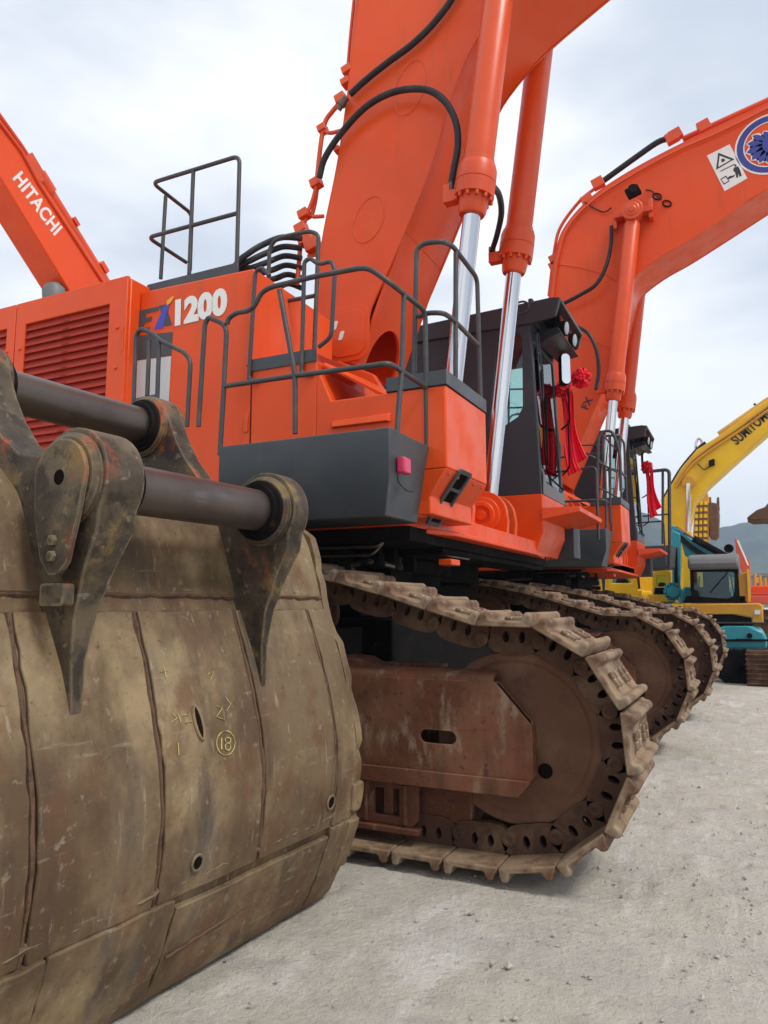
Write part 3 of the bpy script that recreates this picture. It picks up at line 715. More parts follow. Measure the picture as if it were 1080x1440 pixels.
# mirror
mq = PX(789, 566, cxf+.16)
my = YC1-.22; mz = PY(797, 532, my).z
mx_ = PY(797, 532, my).x
m = MB(); m.tube(fillet([(cxf, YC1-.02, mz-.55), (mx_, my+.1, mz-.5), (mx_, my+.05, mz-.1)], .05), .012, 8); m.tube(fillet([(cxf, YC1-.02, mz+.0), (mx_, my, mz)], .05), .010, 8)
m.tube(fillet([(mx_, my, mz-.5), (mx_, my, mz-1.05), (cxf+.0, YC1-.03, mz-1.1)], .05), .010, 8)
mir = m.build('mirror_arm', BLACK, cabo)
m = MB(); M_ = frame3((mx_-.02, my-.02, mz+.10), (.80, .60, 0), (0, 0, 1))
pts = rrect(.060, .19, .055, 5)
m.poly(pts, lambda p: M_ @ Vector((p[0], p[1], -.03)), lambda p: M_ @ Vector((p[0]*.9, p[1]*.95, .04))); 
mh = m.build('mirror_housing', BLACK, mir, bevel=.01)
MB().poly(rrect(.052, .178, .05, 5), lambda p: M_ @ Vector((p[0], p[1], .0405)), lambda p: M_ @ Vector((p[0], p[1], .045))).build('mirror_glass', MIRR, mir)

# ---- boom cylinders
def cylinder(yc, parent):
    f = Vector((FT[0], yc, FT[1])); g = Vector((GL[0], yc, GL[1])); t = Vector((TP[0], yc, TP[1])); d = (t-g).normalized(); L = (t-g).length
    dr = (g-f).normalized()
    b = MB().lathe(g, d, [(.17, .10), (.17, .128), (L-.2, .128), (L-.15, .10), (L, .10)], 32).build('boom_cylinder', ORANGE_D, parent, smooth=30)
    gm = MB(); gm.lathe(g, d, [(-.17, .085), (-.17, .105), (-.14, .118), (-.02, .128), (-.02, .166), (.10, .168), (.10, .163), (.108, .163), (.108, .168), (.21, .166), (.26, .15), (.262, .138), (.30, .136)], 36)
    u = d.cross(Vector((0, 1, 0))).normalized(); w = d.cross(u)
    for k in range(12):
        a = 2*math.pi*k/12; gm.lathe(g+(u*math.cos(a)+w*math.sin(a))*.148+d*-.02, -d, [(0, .017), (.035, .017), (.037, .010)], 8)
    # port block
    pbk = g+u*0+Vector((-.19, -.02, .02)); gm.obox(pbk, (.065, 0, 0), (0, .045, 0), (0, 0, .05)); gm.obox(pbk+Vector((-.04, 0, .07)), (.028, 0, 0), (0, .03, 0), (0, 0, .05))
    gm.build('cylinder_gland', ORANGE_D, b, bevel=.006)
    MB().lathe(f, dr, [(.1, .075), ((g-f).length-.165, .075)], 28).build('piston_rod', CHROME, b)
    MB().lathe(f-Vector((0, .085, 0)), (0, 1, 0), [(0, .08), (0, .19), (.17, .19), (.17, .08)], 28).build('rod_eye', BLACK, b, bevel=.01)
    MB().lathe((TP[0], yc-.11, TP[1]), (0, 1, 0), [(0, .05), (0, .14), (.02, .15), (.20, .15), (.22, .14), (.22, .05)], 28).build('barrel_eye', ORANGE_D, b, bevel=.008)
    return b
for yc in (5.53, 6.75): cylinder(yc, ex)

# ---------------------------------------------------------------- copy for the second machine (without boom)
DX, DY = .12, 6.35
ex2 = copy_tree(ex); [bpy.data.objects.remove(o_) for o_ in [x for x in bpy.data.objects if x.name.startswith('lamp_cable.') or x.name.startswith('marker_lamp.')]]
for o_ in ex2.children:
    if o_.name.split('.')[0] in ('slew_machinery', 'front_bracket', 'steel_pipe'): o_.location.z += .13
ex2.location = EXO+Vector((DX, DY, 0))
tag(ex2, 'orange excavator whose bent boom carries a warning sticker and a round blue emblem', 'excavator', 'orange excavators parked in a row')

def boom(parent, top, low, y0, y1, rings=(), foot=None):
    """welded box boom: side plates, wrapped top and bottom plates"""
    m = MB(); out = top + low[::-1]
    for ya, yb_ in ((y0, y0+.022), (y1-.022, y1)): m.prism(out, ya, yb_)
    def strip(L, inset, th):
        vs = []; fs = []
        L = [Vector(p) for p in L]; n = len(L)
        for i, p in enumerate(L):
            t = (L[min(i+1, n-1)]-L[max(i-1, 0)]).normalized(); q = Vector((-t.y, t.x))*th
            for (yy, o_) in ((y0+.025, p+q*inset), (y1-.025, p+q*inset), (y1-.025, p+q*(inset+1)), (y0+.025, p+q*(inset+1))): vs.append((o_.x, yy, o_.y))
        for i in range(n-1):
            for k in range(4): fs.append((i*4+k, i*4+(k+1) % 4, (i+1)*4+(k+1) % 4, (i+1)*4+k))
        fs += [(0, 1, 2, 3), tuple(4*(n-1)+k for k in (3, 2, 1, 0))]
        m.add(vs, fs)
    strip(top, -1.3, .025); strip(low[(foot or 0):], .3, .025)
    b = m.build('boom', ORANGE, parent, smooth=30)
    for (cx, cz, rx, rz, rot) in rings:
        rm = MB(); rm.tube([(p[0], y0-.001, p[1]) for p in circ(cx, cz, rx, 40, rz, rot)], .005, 5, closed=True)
        rm.build('weld_ring', ORANGE_D, b)
    # edge weld beads
    for L in (top, low):
        wb = MB(); LL = smoothc([(p[0], y0+.002, p[1]) for p in L], 3); wb.tube(LL, .007, 5)
        wb.build('weld_bead', ORANGE_D, b)
    return b
def sm2(L, n=5): return [(p.x, p.y) for p in smoothc([Vector((a, b, 0)) for a, b in L], n)]
BY0, BY1 = 5.70, 6.60
# --- boom of the near machine
low1 = xzl([(503, 514), (522, 432), (549, 372), (606, 233), (629, 155)], BY0) + [(-2.02, 6.18), (-1.86, 6.42), (-1.55, 6.70), (-1.13, 6.95), (-.3, 7.38), (.8, 7.9), (3.6, 8.95)]
top1 = xzl([(450, 492), (445, 440), (452, 345), (474, 232), (489, 130), (503, 10)], BY0) + [(-2.95, 7.75), (-2.55, 8.3), (-1.8, 8.68), (-.8, 8.98), (.8, 9.3), (3.6, 9.75)]
r1 = xz(577, 124, BY0); r2 = xz(519, 309, BY0)
low1s = low1[:2]+sm2(low1[2:], 3); top1s = sm2(top1, 3)
b1 = boom(ex, top1s, low1s, BY0, BY1, [(r1[0], r1[1], .15, .26, -.28), (r2[0], r2[1], .15, .22, -.35)], foot=3)
# foot: front plate with an arched opening
a0 = Vector((low1[0][0], 0, low1[0][1])); a1 = Vector((low1s[3][0], 0, low1s[3][1])); dL = (a1-a0); LL = dL.length; dL.normalize(); nn = Vector((dL.z, 0, -dL.x))
W = BY1-BY0-.05
arch = [(.0, 0), (.10, 0)]
for k in range(0, 19):
    aa = math.pi-math.pi*k/18; arch.append((W*.47+W*.34*math.cos(aa), .10+.36*math.sin(aa)))
arch += [(W*.9, 0), (W, 0), (W, LL), (0, LL)]
m = MB(); m.poly(arch, lambda p: a0+Vector((0, BY0+.025+p[0], 0))+dL*p[1]+nn*-.01, lambda p: a0+Vector((0, BY0+.025+p[0], 0))+dL*p[1]+nn*-.04)
m.build('foot_plate', ORANGE, b1)
# foot boss disc and reinforcement plate with inspection tags
fc = xz(490, 470, BY0)
m = MB(); m.prism([(fc[0]+x, fc[1]+z) for x, z in rrect(.22, .26, .12, 6)], BY0-.014, BY0-.002); m.prism([(fc[0]+x*.82, fc[1]+z*.82) for x, z in rrect(.22, .26, .12, 6)], BY0-.022, BY0-.0145)
m.build('foot_reinforcement', ORANGE, b1, bevel=.006)
m = MB()
for px, py in ((471, 458), (480, 472)):
    q = PY(px, py, BY0-.024); m.prism([(q.x+x+z*.3, q.z+z) for x, z in rrect(.022, .042, .016)], BY0-.027, BY0-.0235)
m.build('small_tag', WHITE, b1)
# pedestal that carries the boom foot
def pedestal(parent, dx=0, dy=0):
    m = MB()
    for y in (BY0-.12, BY1+.04):
        m.prism([(-4.2+dx, 2.02), (-2.45+dx, 2.02), (-2.5+dx, 2.9), (-2.85+dx, 3.45), (-3.2+dx, 3.62), (-3.55+dx, 3.5), (-4.2+dx, 2.9)], y+dy, y+.08+dy)
    m.box(-4.2+dx, -2.6+dx, BY0-.03+dy, BY1+.03+dy, 2.05, 2.55)
    m.build('boom_pedestal', ORANGE, parent, bevel=.01)
pedestal(ex); pedestal(ex2, DX, DY)
# red swivel housing glimpsed behind the platform
m = MB(); m.hull([(-3.75, 4.9, 2.9), (-2.95, 4.9, 2.9), (-3.0, 4.9, 3.45), (-3.75, 4.9, 3.6)], [(-3.75, 5.5, 2.9), (-3.0, 5.5, 2.9), (-3.1, 5.5, 3.55), (-3.75, 5.5, 3.7)]); m.box(-3.7, -3.1, 4.7, 4.9, 2.95, 3.15)
m.build('pump_housing', REDL, ex, bevel=.02)
def hose(pts, r, parent, name='hose', mat=None, n=8): return MB().tube(smoothc(pts, 8), r, 10).build(name, mat or RUBBER, parent)
def fitting(p, d, r, parent): return MB().lathe(p, d, [(0, r*1.15), (.05, r*1.15), (.05, r*1.35), (.09, r*1.35), (.09, r*.9), (.13, r*.9)], 12).build('hose_fitting', STEEL, parent)
B = lambda x, y, o=.06: PY(x, y, BY0-o)
hose([B(492, 133), B(515, 112), B(545, 88), B(580, 62), B(612, 30), B(640, -10), B(655, -60)], .030, b1)
hose([B(449, 250, .05), B(457, 222, .07), B(480, 187, .08), B(515, 150, .10), B(555, 129, .12), B(598, 126, .15), B(625, 142, .16), B(641, 172, .17), B(644, 205, .17), B(638, 240, .17), B(634, 262, .17)], .030, b1)
fitting(B(487, 137), (-.5, 0, -.6), .03, b1); fitting(B(634, 258, .17), (-.05, 0, -1), .028, b1)
h3 = PY(699, 262, 5.75); hose([PY(693, 262, 5.62), PY(702, 275, 5.9), PY(705, 300, 6.2), PY(699, 330, 6.5), PY(692, 352, 6.7)], .028, b1)
# steel pipework along the back of the boom
pm = MB()
def T(pts, r=.02, o=.0): pm.tube(smoothc([PY(x, y, BY0+o) for x, y in pts], 6), r, 8)
T([(506, -20), (499, 40), (494, 95), (489, 118)], .022, .03); T([(500, -20), (493, 50), (489, 98)], .018, .12)
T([(480, 142), (468, 156), (458, 170), (453, 190), (449, 220), (446, 250)], .024, .03)
T([(453, 182), (464, 187), (482, 183)], .020, .03); T([(446, 255), (440, 280), (430, 305)], .020, .03); T([(447, 258), (443, 285), (438, 305)], .022, .08)
T([(430, 305), (424, 330), (422, 350), (418, 400)], .024, .05); T([(440, 305), (455, 304)], .020, .03); T([(433, 360), (462, 357)], .018, .05)
for x, y, w_ in ((489, 100, .045), (487, 117, .04), (480, 140, .05), (445, 258, .05), (428, 302, .05), (430, 335, .07), (424, 322, .055), (454, 182, .04), (476, 212, .03), (440, 345, .07)):
    q = PY(x, y, BY0+.04); pm.obox(q, (w_, 0, w_*.3), (0, .05, 0), (-w_*.25, 0, w_*.8))
pm.build('boom_pipework', ORANGE_D, b1, bevel=.004)
# bundle of hoses from the body up to the boom
for k in range(6):
    yy = 5.55+k*.07; s_ = k*10
    a_, c_ = PY(332-k*0+k*3, 372+k*5, 5.25+k*.05), PY(424, 335+k*14, yy)
    mid = PY(370+k*4, 344+k*12, 5.4+k*.05); mid0 = PY(350+k*3, 356+k*10, 5.3+k*.05); mid2 = PY(396+k*2, 334+k*13, yy-.05)
    hose([a_+Vector((-.2, 0, -.25)), a_, mid0, mid, mid2, c_], .028, ex, 'hydraulic_hose')

# --- boom of the second machine
y2 = BY0+DY
low2 = xzl([(770, 740), (791, 679), (844, 556), (893, 390), (926, 363), (967, 339), (1021, 304), (1080, 265)], y2)
low2 = low2[:3] + [xz(872, 465, y2), xz(884, 415, y2)] + low2[3:] + [(4.4, low2[-1][1]+1.5)]
top2 = xzl([(736, 690), (756, 560), (772, 416), (781, 357), (793, 321), (825, 283), (870, 250), (944, 209), (1080, 144)], y2)
top2 = top2+[(4.4, top2[-1][1]+1.0)]
b2 = boom(ex2, top2[:2]+sm2(top2[2:-1], 4)+top2[-1:], low2[:4]+sm2(low2[4:-1], 4)+low2[-1:], y2, y2+.90, foot=1)
# underside closing is part of boom(); pipes along the upper edge
B2 = lambda x, y, o=.05: PY(x, y, y2-o)
pm = MB()
pm.tube(smoothc([B2(744, 690), B2(762, 560), B2(776, 425), B2(786, 355), B2(800, 318), B2(832, 284), B2(880, 252), B2(950, 213), B2(1010, 187), B2(1085, 150)], 5), .022, 8)
pm.tube(smoothc([B2(772, 416, -.1), B2(780, 350, -.1), B2(789, 318, -.1), B2(815, 283, -.1), B2(838, 264, -.1)], 5), .03, 8)
pm.tube([B2(960, 196, -.3), B2(1085, 139, -.3)], .05, 10)
for x, y in ((781, 365), (781, 375), (841, 258), (945, 194), (950, 190), (990, 178), (826, 282)): pm.obox(PY(x, y, y2+.1), (.09, 0, .03), (0, .06, 0), (-.03, 0, .08))
pm.build('boom_pipework', ORANGE_D, b2, bevel=.006)
hose([B2(838, 262, -.15), B2(868, 240, -.15), B2(900, 217, -.15), B2(925, 200, -.15), B2(942, 194, -.15)], .05, b2)
hose([B2(860, 318, .12), B2(859, 345, .14), B2(852, 375, .2), B2(838, 400, .22), B2(815, 415, .2), B2(790, 428, .15), B2(770, 436, .1)], .032, b2)
hose([B2(808, 458, .3), B2(826, 468, .35), B2(838, 490, .38), B2(842, 520, .38), B2(838, 548, .38)], .03, b2)
# top bracket of the near cylinder
tp2 = Vector((TP[0]+DX, y2, TP[1]))
m = MB(); m.obox(tp2+Vector((.0, -.10, .02)), (.30, 0, .0), (0, .10, 0), (0, 0, .045)); m.obox(tp2+Vector((-.30, -.08, -.08)), (.035, 0, 0), (0, .05, 0), (0, 0, .09)); m.obox(tp2+Vector((.26, -.08, .04)), (.035, 0, 0), (0, .08, 0), (0, 0, .16))
m.lathe(tp2+Vector((0, -.30, 0)), (0, -1, 0), [(0, .17), (.02, .165), (.02, .11), (.035, .10), (.035, .06), (.05, .05)], 28)
m.build('cylinder_bracket', ORANGE_D, b2, bevel=.01)
m = MB(); m.obox(tp2+Vector((.02, -.25, .32)), (.10, 0, .03), (0, .06, 0), (-.03, 0, .07)); m.lathe(tp2+Vector((.02, -.3, .33)), (.3, -1, .1), [(0, .07), (.05, .08), (.05, .06)], 14); m.build('boom_lamp', BLACK, b2, bevel=.01)
hose([B2(822, 284, .03), B2(838, 294, .05), B2(850, 298, .05), B2(860, 292, .05)], .012, b2)
m = MB(); q = xz(924, 277, y2); q_ = xz(938, 287, y2)
for (a_, c_) in (q, q_): m.tube([(p[0], y2-.02, p[1]) for p in circ(a_, c_, .07, 16, .045, -.6)], .012, 6, closed=True)
hose([B2(908, 267, .02), B2(917, 269, .02), B2(930, 281, .02)], .01, b2)
m.build('cable_loop', BLACK, b2)
m = MB(); m.tube([B2(783, 372, .002), B2(815, 376, .002), B2(850, 386, .002), B2(873, 398, .002)], .008, 5); m.build('weld_bead', ORANGE_D, b2)
m = MB(); m.tube([B2(772, 470, .002), B2(820, 476, .002), B2(858, 489, .002)], .006, 5); m.build('weld_bead', ORANGE_D, b2)
# warning sticker
def dec2(pts, mat, nm, lift, hole=None): return MB().prism(xzl(pts, y2), y2-.003-lift-.001, y2-.003-lift, [xzl(h, y2) for h in (hole or [])]).build(nm, mat, b2, smooth=0)
st2 = [(994, 219), (1026, 203), (1051, 251), (1019, 269)]
dec2(st2, WHITE, 'warning_sticker', 0)
dec2([(1010, 215), (1033, 224), (1007, 239)], INK, 'sticker_print', .002, [[(1012, 219), (1028, 225), (1010, 235)]])
dec2([(1014, 224), (1018, 223), (1020, 226), (1015, 229)], INK, 'sticker_print', .002)
dec2([(1013, 252), (1021, 247), (1026, 255), (1018, 260)], INK, 'sticker_print', .002, [[(1014.5, 252.5), (1020.5, 249), (1024.5, 254.5), (1018.5, 258)]])
dec2([(1023, 250), (1027, 247.5), (1031, 247), (1034, 245), (1032, 249), (1027, 251), (1025, 252.5)], INK, 'sticker_print', .002)
dec2([(1032, 236), (1038, 234), (1041, 240), (1043, 247), (1040, 249), (1038, 244), (1038, 250), (1035.5, 250), (1034, 243), (1031, 240)], INK, 'sticker_print', .002)
dec2(circ(1034.3, 233.2, 1.6, 10), INK, 'sticker_print', .002)
dec2([(1013, 240.5), (1033, 230.5), (1033.6, 231.6), (1013.6, 241.6)], INK, 'sticker_print', .002)
# round emblem (white rim, blue ring, blue feathered figure)
ec = xz(1084, 202, y2)
def edec(pts, mat, lift, hole=None): return MB().prism([(ec[0]+a_, ec[1]+b_) for a_, b_ in pts], y2-.003-lift-.001, y2-.003-lift, [[(ec[0]+a_, ec[1]+b_) for a_, b_ in h] for h in (hole or [])]).build('round_emblem', mat, b2, smooth=0)
ER = .50
edec(circ(0, 0, ER, 48, ER*.98), WHITE, 0, [circ(0, 0, ER*.945, 48, ER*.925)]); edec(circ(0, 0, ER*.94, 48, ER*.92), NAVY, .001, [circ(0, 0, ER*.76, 48, ER*.74)])
edec(circ(0, 0, ER*.77, 48, ER*.75), WHITE, .0, [circ(0, 0, ER*.73, 48, ER*.71)])
for aa, l_, w_ in ((165, .70, .13), (190, .72, .15), (215, .70, .16), (238, .68, .14), (140, .66, .12), (262, .68, .13), (290, .66, .12), (110, .5, .12), (60, .6, .13), (20, .68, .14), (-15, .68, .14), (320, .66, .12)):
    c_, s_ = math.cos(D2R(aa)), math.sin(D2R(aa))
    def pt(r, w): return (ER*(r*c_-w*s_), ER*(r*s_+w*c_))
    edec([pt(.02, -w_*.5), pt(.3, -w_*1.25), pt(l_*.8, -w_*1.1), pt(l_, 0), pt(l_*.8, w_), pt(.3, w_*1.1), pt(.02, w_*.5)], WHITE, .001)
    edec([pt(.0, -w_*.4), pt(.3, -w_*.8), pt(l_*.78, -w_*.7), pt(l_*.95, 0), pt(l_*.78, w_*.6), pt(.3, w_*.7), pt(.0, w_*.4)], NAVY, .003)
edec(circ(0, .0, ER*.24, 20, ER*.30), NAVY, .004)
text_mesh('FX', .17, frame3(PY(826, 577, y2-.006), (.45, 0, .85), (-.85, 0, .45)), INK, 'boom_lettering', b2, bold=.004, extr=.0008)

# ---------------------------------------------------------------- ribbons with rosettes
def bow(c, length, label, second=None):
    r = empty('ribbon_bow', c); tag(r, label, 'ribbon', 'red ribbons on the cab mirrors')
    def rosette(o, R_, seed):
        rnd = random.Random(seed); m = MB()
        for k in range(90):
            a = rnd.uniform(0, 2*math.pi); t = rnd.uniform(-1, 1); s_ = math.sqrt(max(0, 1-t*t))
            d = Vector((s_*math.cos(a), s_*math.sin(a)*.7, t)); p = o+d*R_*.30
            u = d.cross(Vector((rnd.uniform(-1, 1), rnd.uniform(-1, 1), rnd.uniform(-1, 1)))).normalized(); w = d.cross(u); vs = []
            for jj in range(7):
                th = math.pi*jj/6; q = p+u*math.cos(th)*R_*.20+d*math.sin(th)*R_*.66
                vs += [q-w*R_*.11+u*rnd.uniform(-.006, .006), q+w*R_*.11]
            m.add(vs, [(2*jj, 2*jj+2, 2*jj+3, 2*jj+1) for jj in range(6)])
        m.build('rosette', SILK, r, smooth=80)
    rosette(Vector(c), .12, 3)
    if second: rosette(Vector(second), .135, 5)
    for j, (ox, oy, l_, w_) in enumerate(((-.015, 0, length, .115), (.050, .05, length*.84, .10))):
        m = MB(); vs = []; n = 14
        for i in range(n+1):
            t = i/n; x = c[0]+ox+.10*t*t+.015*math.sin(6*t+j); y = c[1]+oy+.10*t+.03*math.sin(5*t+j*2); z = c[2]-l_*t
            for k in range(13):
                f = k/12-.5; vs.append((x+f*w_*(.45+.85*t), y+.010*math.sin(k*1.9+j+2*t)+.012*math.sin(k*.8+4*t), z+(f*.07 if i == n else 0)))
        m.add(vs, [(i*13+k, i*13+k+1, (i+1)*13+k+1, (i+1)*13+k) for i in range(n) for k in range(12)])
        o = m.build('ribbon_tail', SILK, r, smooth=60); sm = o.modifiers.new('thick', 'SOLIDIFY'); sm.thickness = .003
    return r
c1 = PY(793, 548, YC1+.0); c1b = PY(817, 532, YC1+.12)
bow(tuple(c1), 1.0, 'red silk ribbon with two rosettes hanging from the mirror of the nearest cab', tuple(c1b))
c2_ = PY(910, 656, YC1+DY-.42)
bow(tuple(c2_), .95, 'red silk ribbon with a single rosette hanging from the mirror of the farther cab')
# ================================================================= LOOSE BUCKET
TH = D2R(4); BO = PZ(440, 1265, 0)
bk = empty('excavator_bucket', BO, -TH)
tag(bk, 'huge worn brown digging bucket standing on the ground with two steel pins', 'bucket')
def L3(c, s, z): return Vector((-c, s, z))
prof = [(1.10, 2.06), (.80, 2.08), (.50, 2.05), (.27, 1.965), (.15, 1.875), (.07, 1.79), (.01, 1.62), (-.045, 1.42), (-.11, 1.25), (-.165, 1.08), (-.205, .93), (-.228, .78), (-.228, .64), (-.213, .50), (-.185, .38), (-.14, .26), (-.095, .15), (-.045, .06), (.02, .008), (.12, -.03), (.3, -.045), (.6, -.03), (1.0, .06), (1.4, .22), (1.75, .42)]
prof = [(p.x, p.y) for p in smoothc([Vector((a_, b_, 0)) for a_, b_ in prof], 3)]
prof = [(c, max(z, .004)) for c, z in prof]
def norm2(i, L=prof):
    t = (Vector(L[min(i+1, len(L)-1)])-Vector(L[max(i-1, 0)])).normalized(); n = Vector((t.y, -t.x))
    return -n if n.x > 0 and L[i][0] < .3 else n
W_ = 1.98
NRM = []
for i in range(len(prof)):
    t = (Vector(prof[min(i+1, len(prof)-1)])-Vector(prof[max(i-1, 0)])).normalized(); NRM.append(Vector((t.y, -t.x)))
# path goes from the upper rear, down the back (facing -c), then under; outward normal:
def outn(i):
    n = NRM[i]; cen = Vector((.75, 1.1)); v = Vector(prof[i])-cen
    return n if n.dot(v) > 0 else -n
def sheet(m, i0, i1, s0, s1, off, th, ns=1, jit=0, js=None):
    """curved plate between profile indices, s range, offset outwards, thickness"""
    rnd = random.Random(js or 1); idx = list(range(i0, i1+1)); vs = []; cols = ns+1
    for layer in (off+th, off):
        for a_, i in enumerate(idx):
            for k in range(cols):
                s = s0+(s1-s0)*k/ns
                if jit and (k == 0 or k == ns): s += rnd.uniform(-jit, jit)
                o_ = outn(i)*layer; z = prof[i][1]+o_.y
                if jit and a_ in (0, len(idx)-1): z += rnd.uniform(-jit, jit)*.6
                vs.append(L3(prof[i][0]+o_.x, s, max(z, .002)))
        rnd = random.Random(js or 1)
    n = len(idx); F_ = []
    top_ = lambda a_, k: a_*cols+k
    bot = lambda a_, k: n*cols+a_*cols+k
    for a_ in range(n-1):
        for k in range(ns):
            F_.append((top_(a_, k), top_(a_+1, k), top_(a_+1, k+1), top_(a_, k+1))); F_.append((bot(a_, k), bot(a_, k+1), bot(a_+1, k+1), bot(a_+1, k)))
    for a_ in range(n-1):
        F_.append((top_(a_, 0), bot(a_, 0), bot(a_+1, 0), top_(a_+1, 0))); F_.append((top_(a_, ns), top_(a_+1, ns), bot(a_+1, ns), bot(a_, ns)))
    for k in range(ns):
        F_.append((top_(0, k), top_(0, k+1), bot(0, k+1), bot(0, k))); F_.append((top_(n-1, k), bot(n-1, k), bot(n-1, k+1), top_(n-1, k+1)))
    m.add(vs, F_)
def iz(z):   # profile index on the back at height z
    return min((i for i in range(len(prof)) if prof[i][0] < .35), key=lambda i: abs(prof[i][1]-z))
m = MB(); sheet(m, 0, len(prof)-1, -W_, 0, -.04, .04, 24)
shell = m.build('bucket_shell', BUCK, bk, local=True, smooth=50)
# side plates
for s0 in (-W_-.032, .002):
    m = MB(); out = [(c, z) for c, z in prof] + [(1.85, .8), (1.75, 1.4), (1.5, 1.95)]
    rnd = random.Random(4); o2 = []
    for i, (c, z) in enumerate(out):
        if z > .03 and i < len(prof) and c < .3: o_ = outn(i)*(.012+rnd.uniform(-.012, .016)); o2.append((c+o_.x, z+o_.y))
        else: o2.append((c, z))
    m.poly(o2, lambda p: L3(p[0], s0, p[1]), lambda p: L3(p[0], s0+.05, p[1])); m.build('side_plate', BUCK, bk, local=True, bevel=.008)
# wear plates
i_t, i_b = iz(1.405), iz(.43)
cuts = [-W_+.02, -1.74, -1.245, -.70, -.165, -.0]
for k in range(5):
    m = MB(); g0 = .014 if k else 0; g1 = .014 if k < 4 else 0
    sheet(m, i_t, i_b, cuts[k]+g0, cuts[k+1]-g1, .001, .019, 8, .005, 10+k); m.build('wear_plate', BUCK, bk, local=True, bevel=.006, smooth=50)
for k in range(1, 5):
    sm_ = MB()
    ii = list(range(i_t, i_b+1)); pts = [L3(prof[i][0]+outn(i).x*.006, cuts[k]+random.uniform(-.004, .004), prof[i][1]+outn(i).y*.006) for i in ii]
    sm_.tube(pts, .010, 6, rad=[random.uniform(.007, .013) for _ in pts])
    sm_.build('weld_seam', SEAM, bk, local=True)
# seam across the top of the wear plates
m = MB(); i1 = iz(1.45)
for dz, r_ in ((0, .010), (-.052, .006)):
    m = MB()
    i = iz(1.46+dz); pts = [L3(prof[i][0]-.004+random.uniform(-.003, .003), -W_+.02+k*(W_-.02)/60, prof[i][1]+random.uniform(-.004, .004)) for k in range(61)]
    m.tube(pts, r_, 6, rad=[r_*random.uniform(.6, 1.25) for _ in pts])
    m.build('weld_seam', SEAM, bk, local=True)
m = MB(); sheet(m, iz(1.98), iz(1.47), -W_+.02, -.02, .001, .012, 10, .004, 31); m.build('wear_plate', BUCK, bk, local=True, bevel=.006, smooth=50)
# heel plates
i_h = iz(.405); i_e = iz(.03)
i_e = max(i for i in range(len(prof)) if prof[i][0] < .02)
for a_, b_, th_, sd in ((-W_+.0, -1.665, .036, 3), (-1.655, -1.145, .030, 5), (-1.13, -.18, .026, 6), (-.17, .035, .030, 8)):
    m = MB(); sheet(m, i_h+(1 if sd == 6 else 0), i_e, a_, b_, .001, th_, 10, .007, sd); m.build('heel_plate', BUCK, bk, local=True, bevel=.009, smooth=50)
m = MB(); pts = [L3(prof[i_h-1][0]-.008, -W_+.02+k*W_/70, prof[i_h-1][1]+.004+random.uniform(-.006, .006)) for k in range(70)]
m.tube(pts, .012, 6, rad=[.012*random.uniform(.6, 1.5) for _ in pts]); m.build('weld_seam', BUCK, bk, local=True)
m = MB(); i = i_h+5
pts = [L3(prof[i][0]+outn(i).x*.028, -1.12+k*.5/20, prof[i][1]+outn(i).y*.028-.02+k*.002+random.uniform(-.003, .003)) for k in range(21)]
m.tube(pts, .006, 5); m.build('weld_seam', SEAM, bk, local=True)
# side cutters on the far edge
for z0, z1, ofs in ((.60, .44, .05), (.42, .20, .055), (.12, .02, .03)):
    ia, ib = iz(z0), max(iz(z1), iz(z0)+2)
    m = MB(); sheet(m, ia, ib, -.03, .062, ofs-.045, .034, 3, .010, int(z0*50)); m.build('side_cutter', BUCK, bk, local=True, bevel=.01, smooth=50)
# painted holes: near-black discs standing for the shade inside, nothing is cut
def hole(px, py, rx, rz, rot=0):
    # find the point on the outer surface that this ray meets
    Mi = Matrix.Rotation(TH, 4, 'Z'); d = ray(px, py); o_ = Mi @ (CAM-BO); d = Mi @ d; best = None
    for i in range(i_t, i_e):
        p, q = Vector(prof[i])+outn(i)*.022, Vector(prof[i+1])+outn(i+1)*.022
        # plane through p,q (c,z) extruded along s : line in (x=-c,z)
        ax, az, bx_, bz = -p.x, p.y, -q.x, q.y; nx, nz = bz-az, -(bx_-ax)
        t = ((ax-o_.x)*nx+(az-o_.z)*nz)/(d.x*nx+d.z*nz); P_ = o_+d*t
        if min(az, bz)-1e-4 <= P_.z <= max(az, bz)+1e-4: best = (P_, outn(i)); break
    P_, n_ = best; nn_ = Vector((-n_.x, 0, n_.y)); u = Vector((0, 1, 0)); w = nn_.cross(u)
    return P_, nn_, u, w
for (px, py, rx, rz, rot) in ((279, 1016, .017, .058, .12), (277, 1213, .024, .026, .4), (465, 1128, .026, .028, 0)):
    P_, n_, u, w = hole(px, py, rx, rz)
    m = MB(); m.poly(circ(0, 0, rx, 18, rz, rot), lambda p: P_+u*p[0]+w*p[1]+n_*.0005, lambda p: P_+u*p[0]+w*p[1]+n_*.003); ho = m.build('hole_shade_disc', HOLE_SHADE, bk, local=True)
    m = MB(); m.tube([P_+u*a_+w*b_+n_*.002 for a_, b_ in circ(0, 0, rx*1.12, 18, rz*1.1, rot)], .006, 6, closed=True); m.build('hole_rim', BUCK, ho, local=True)
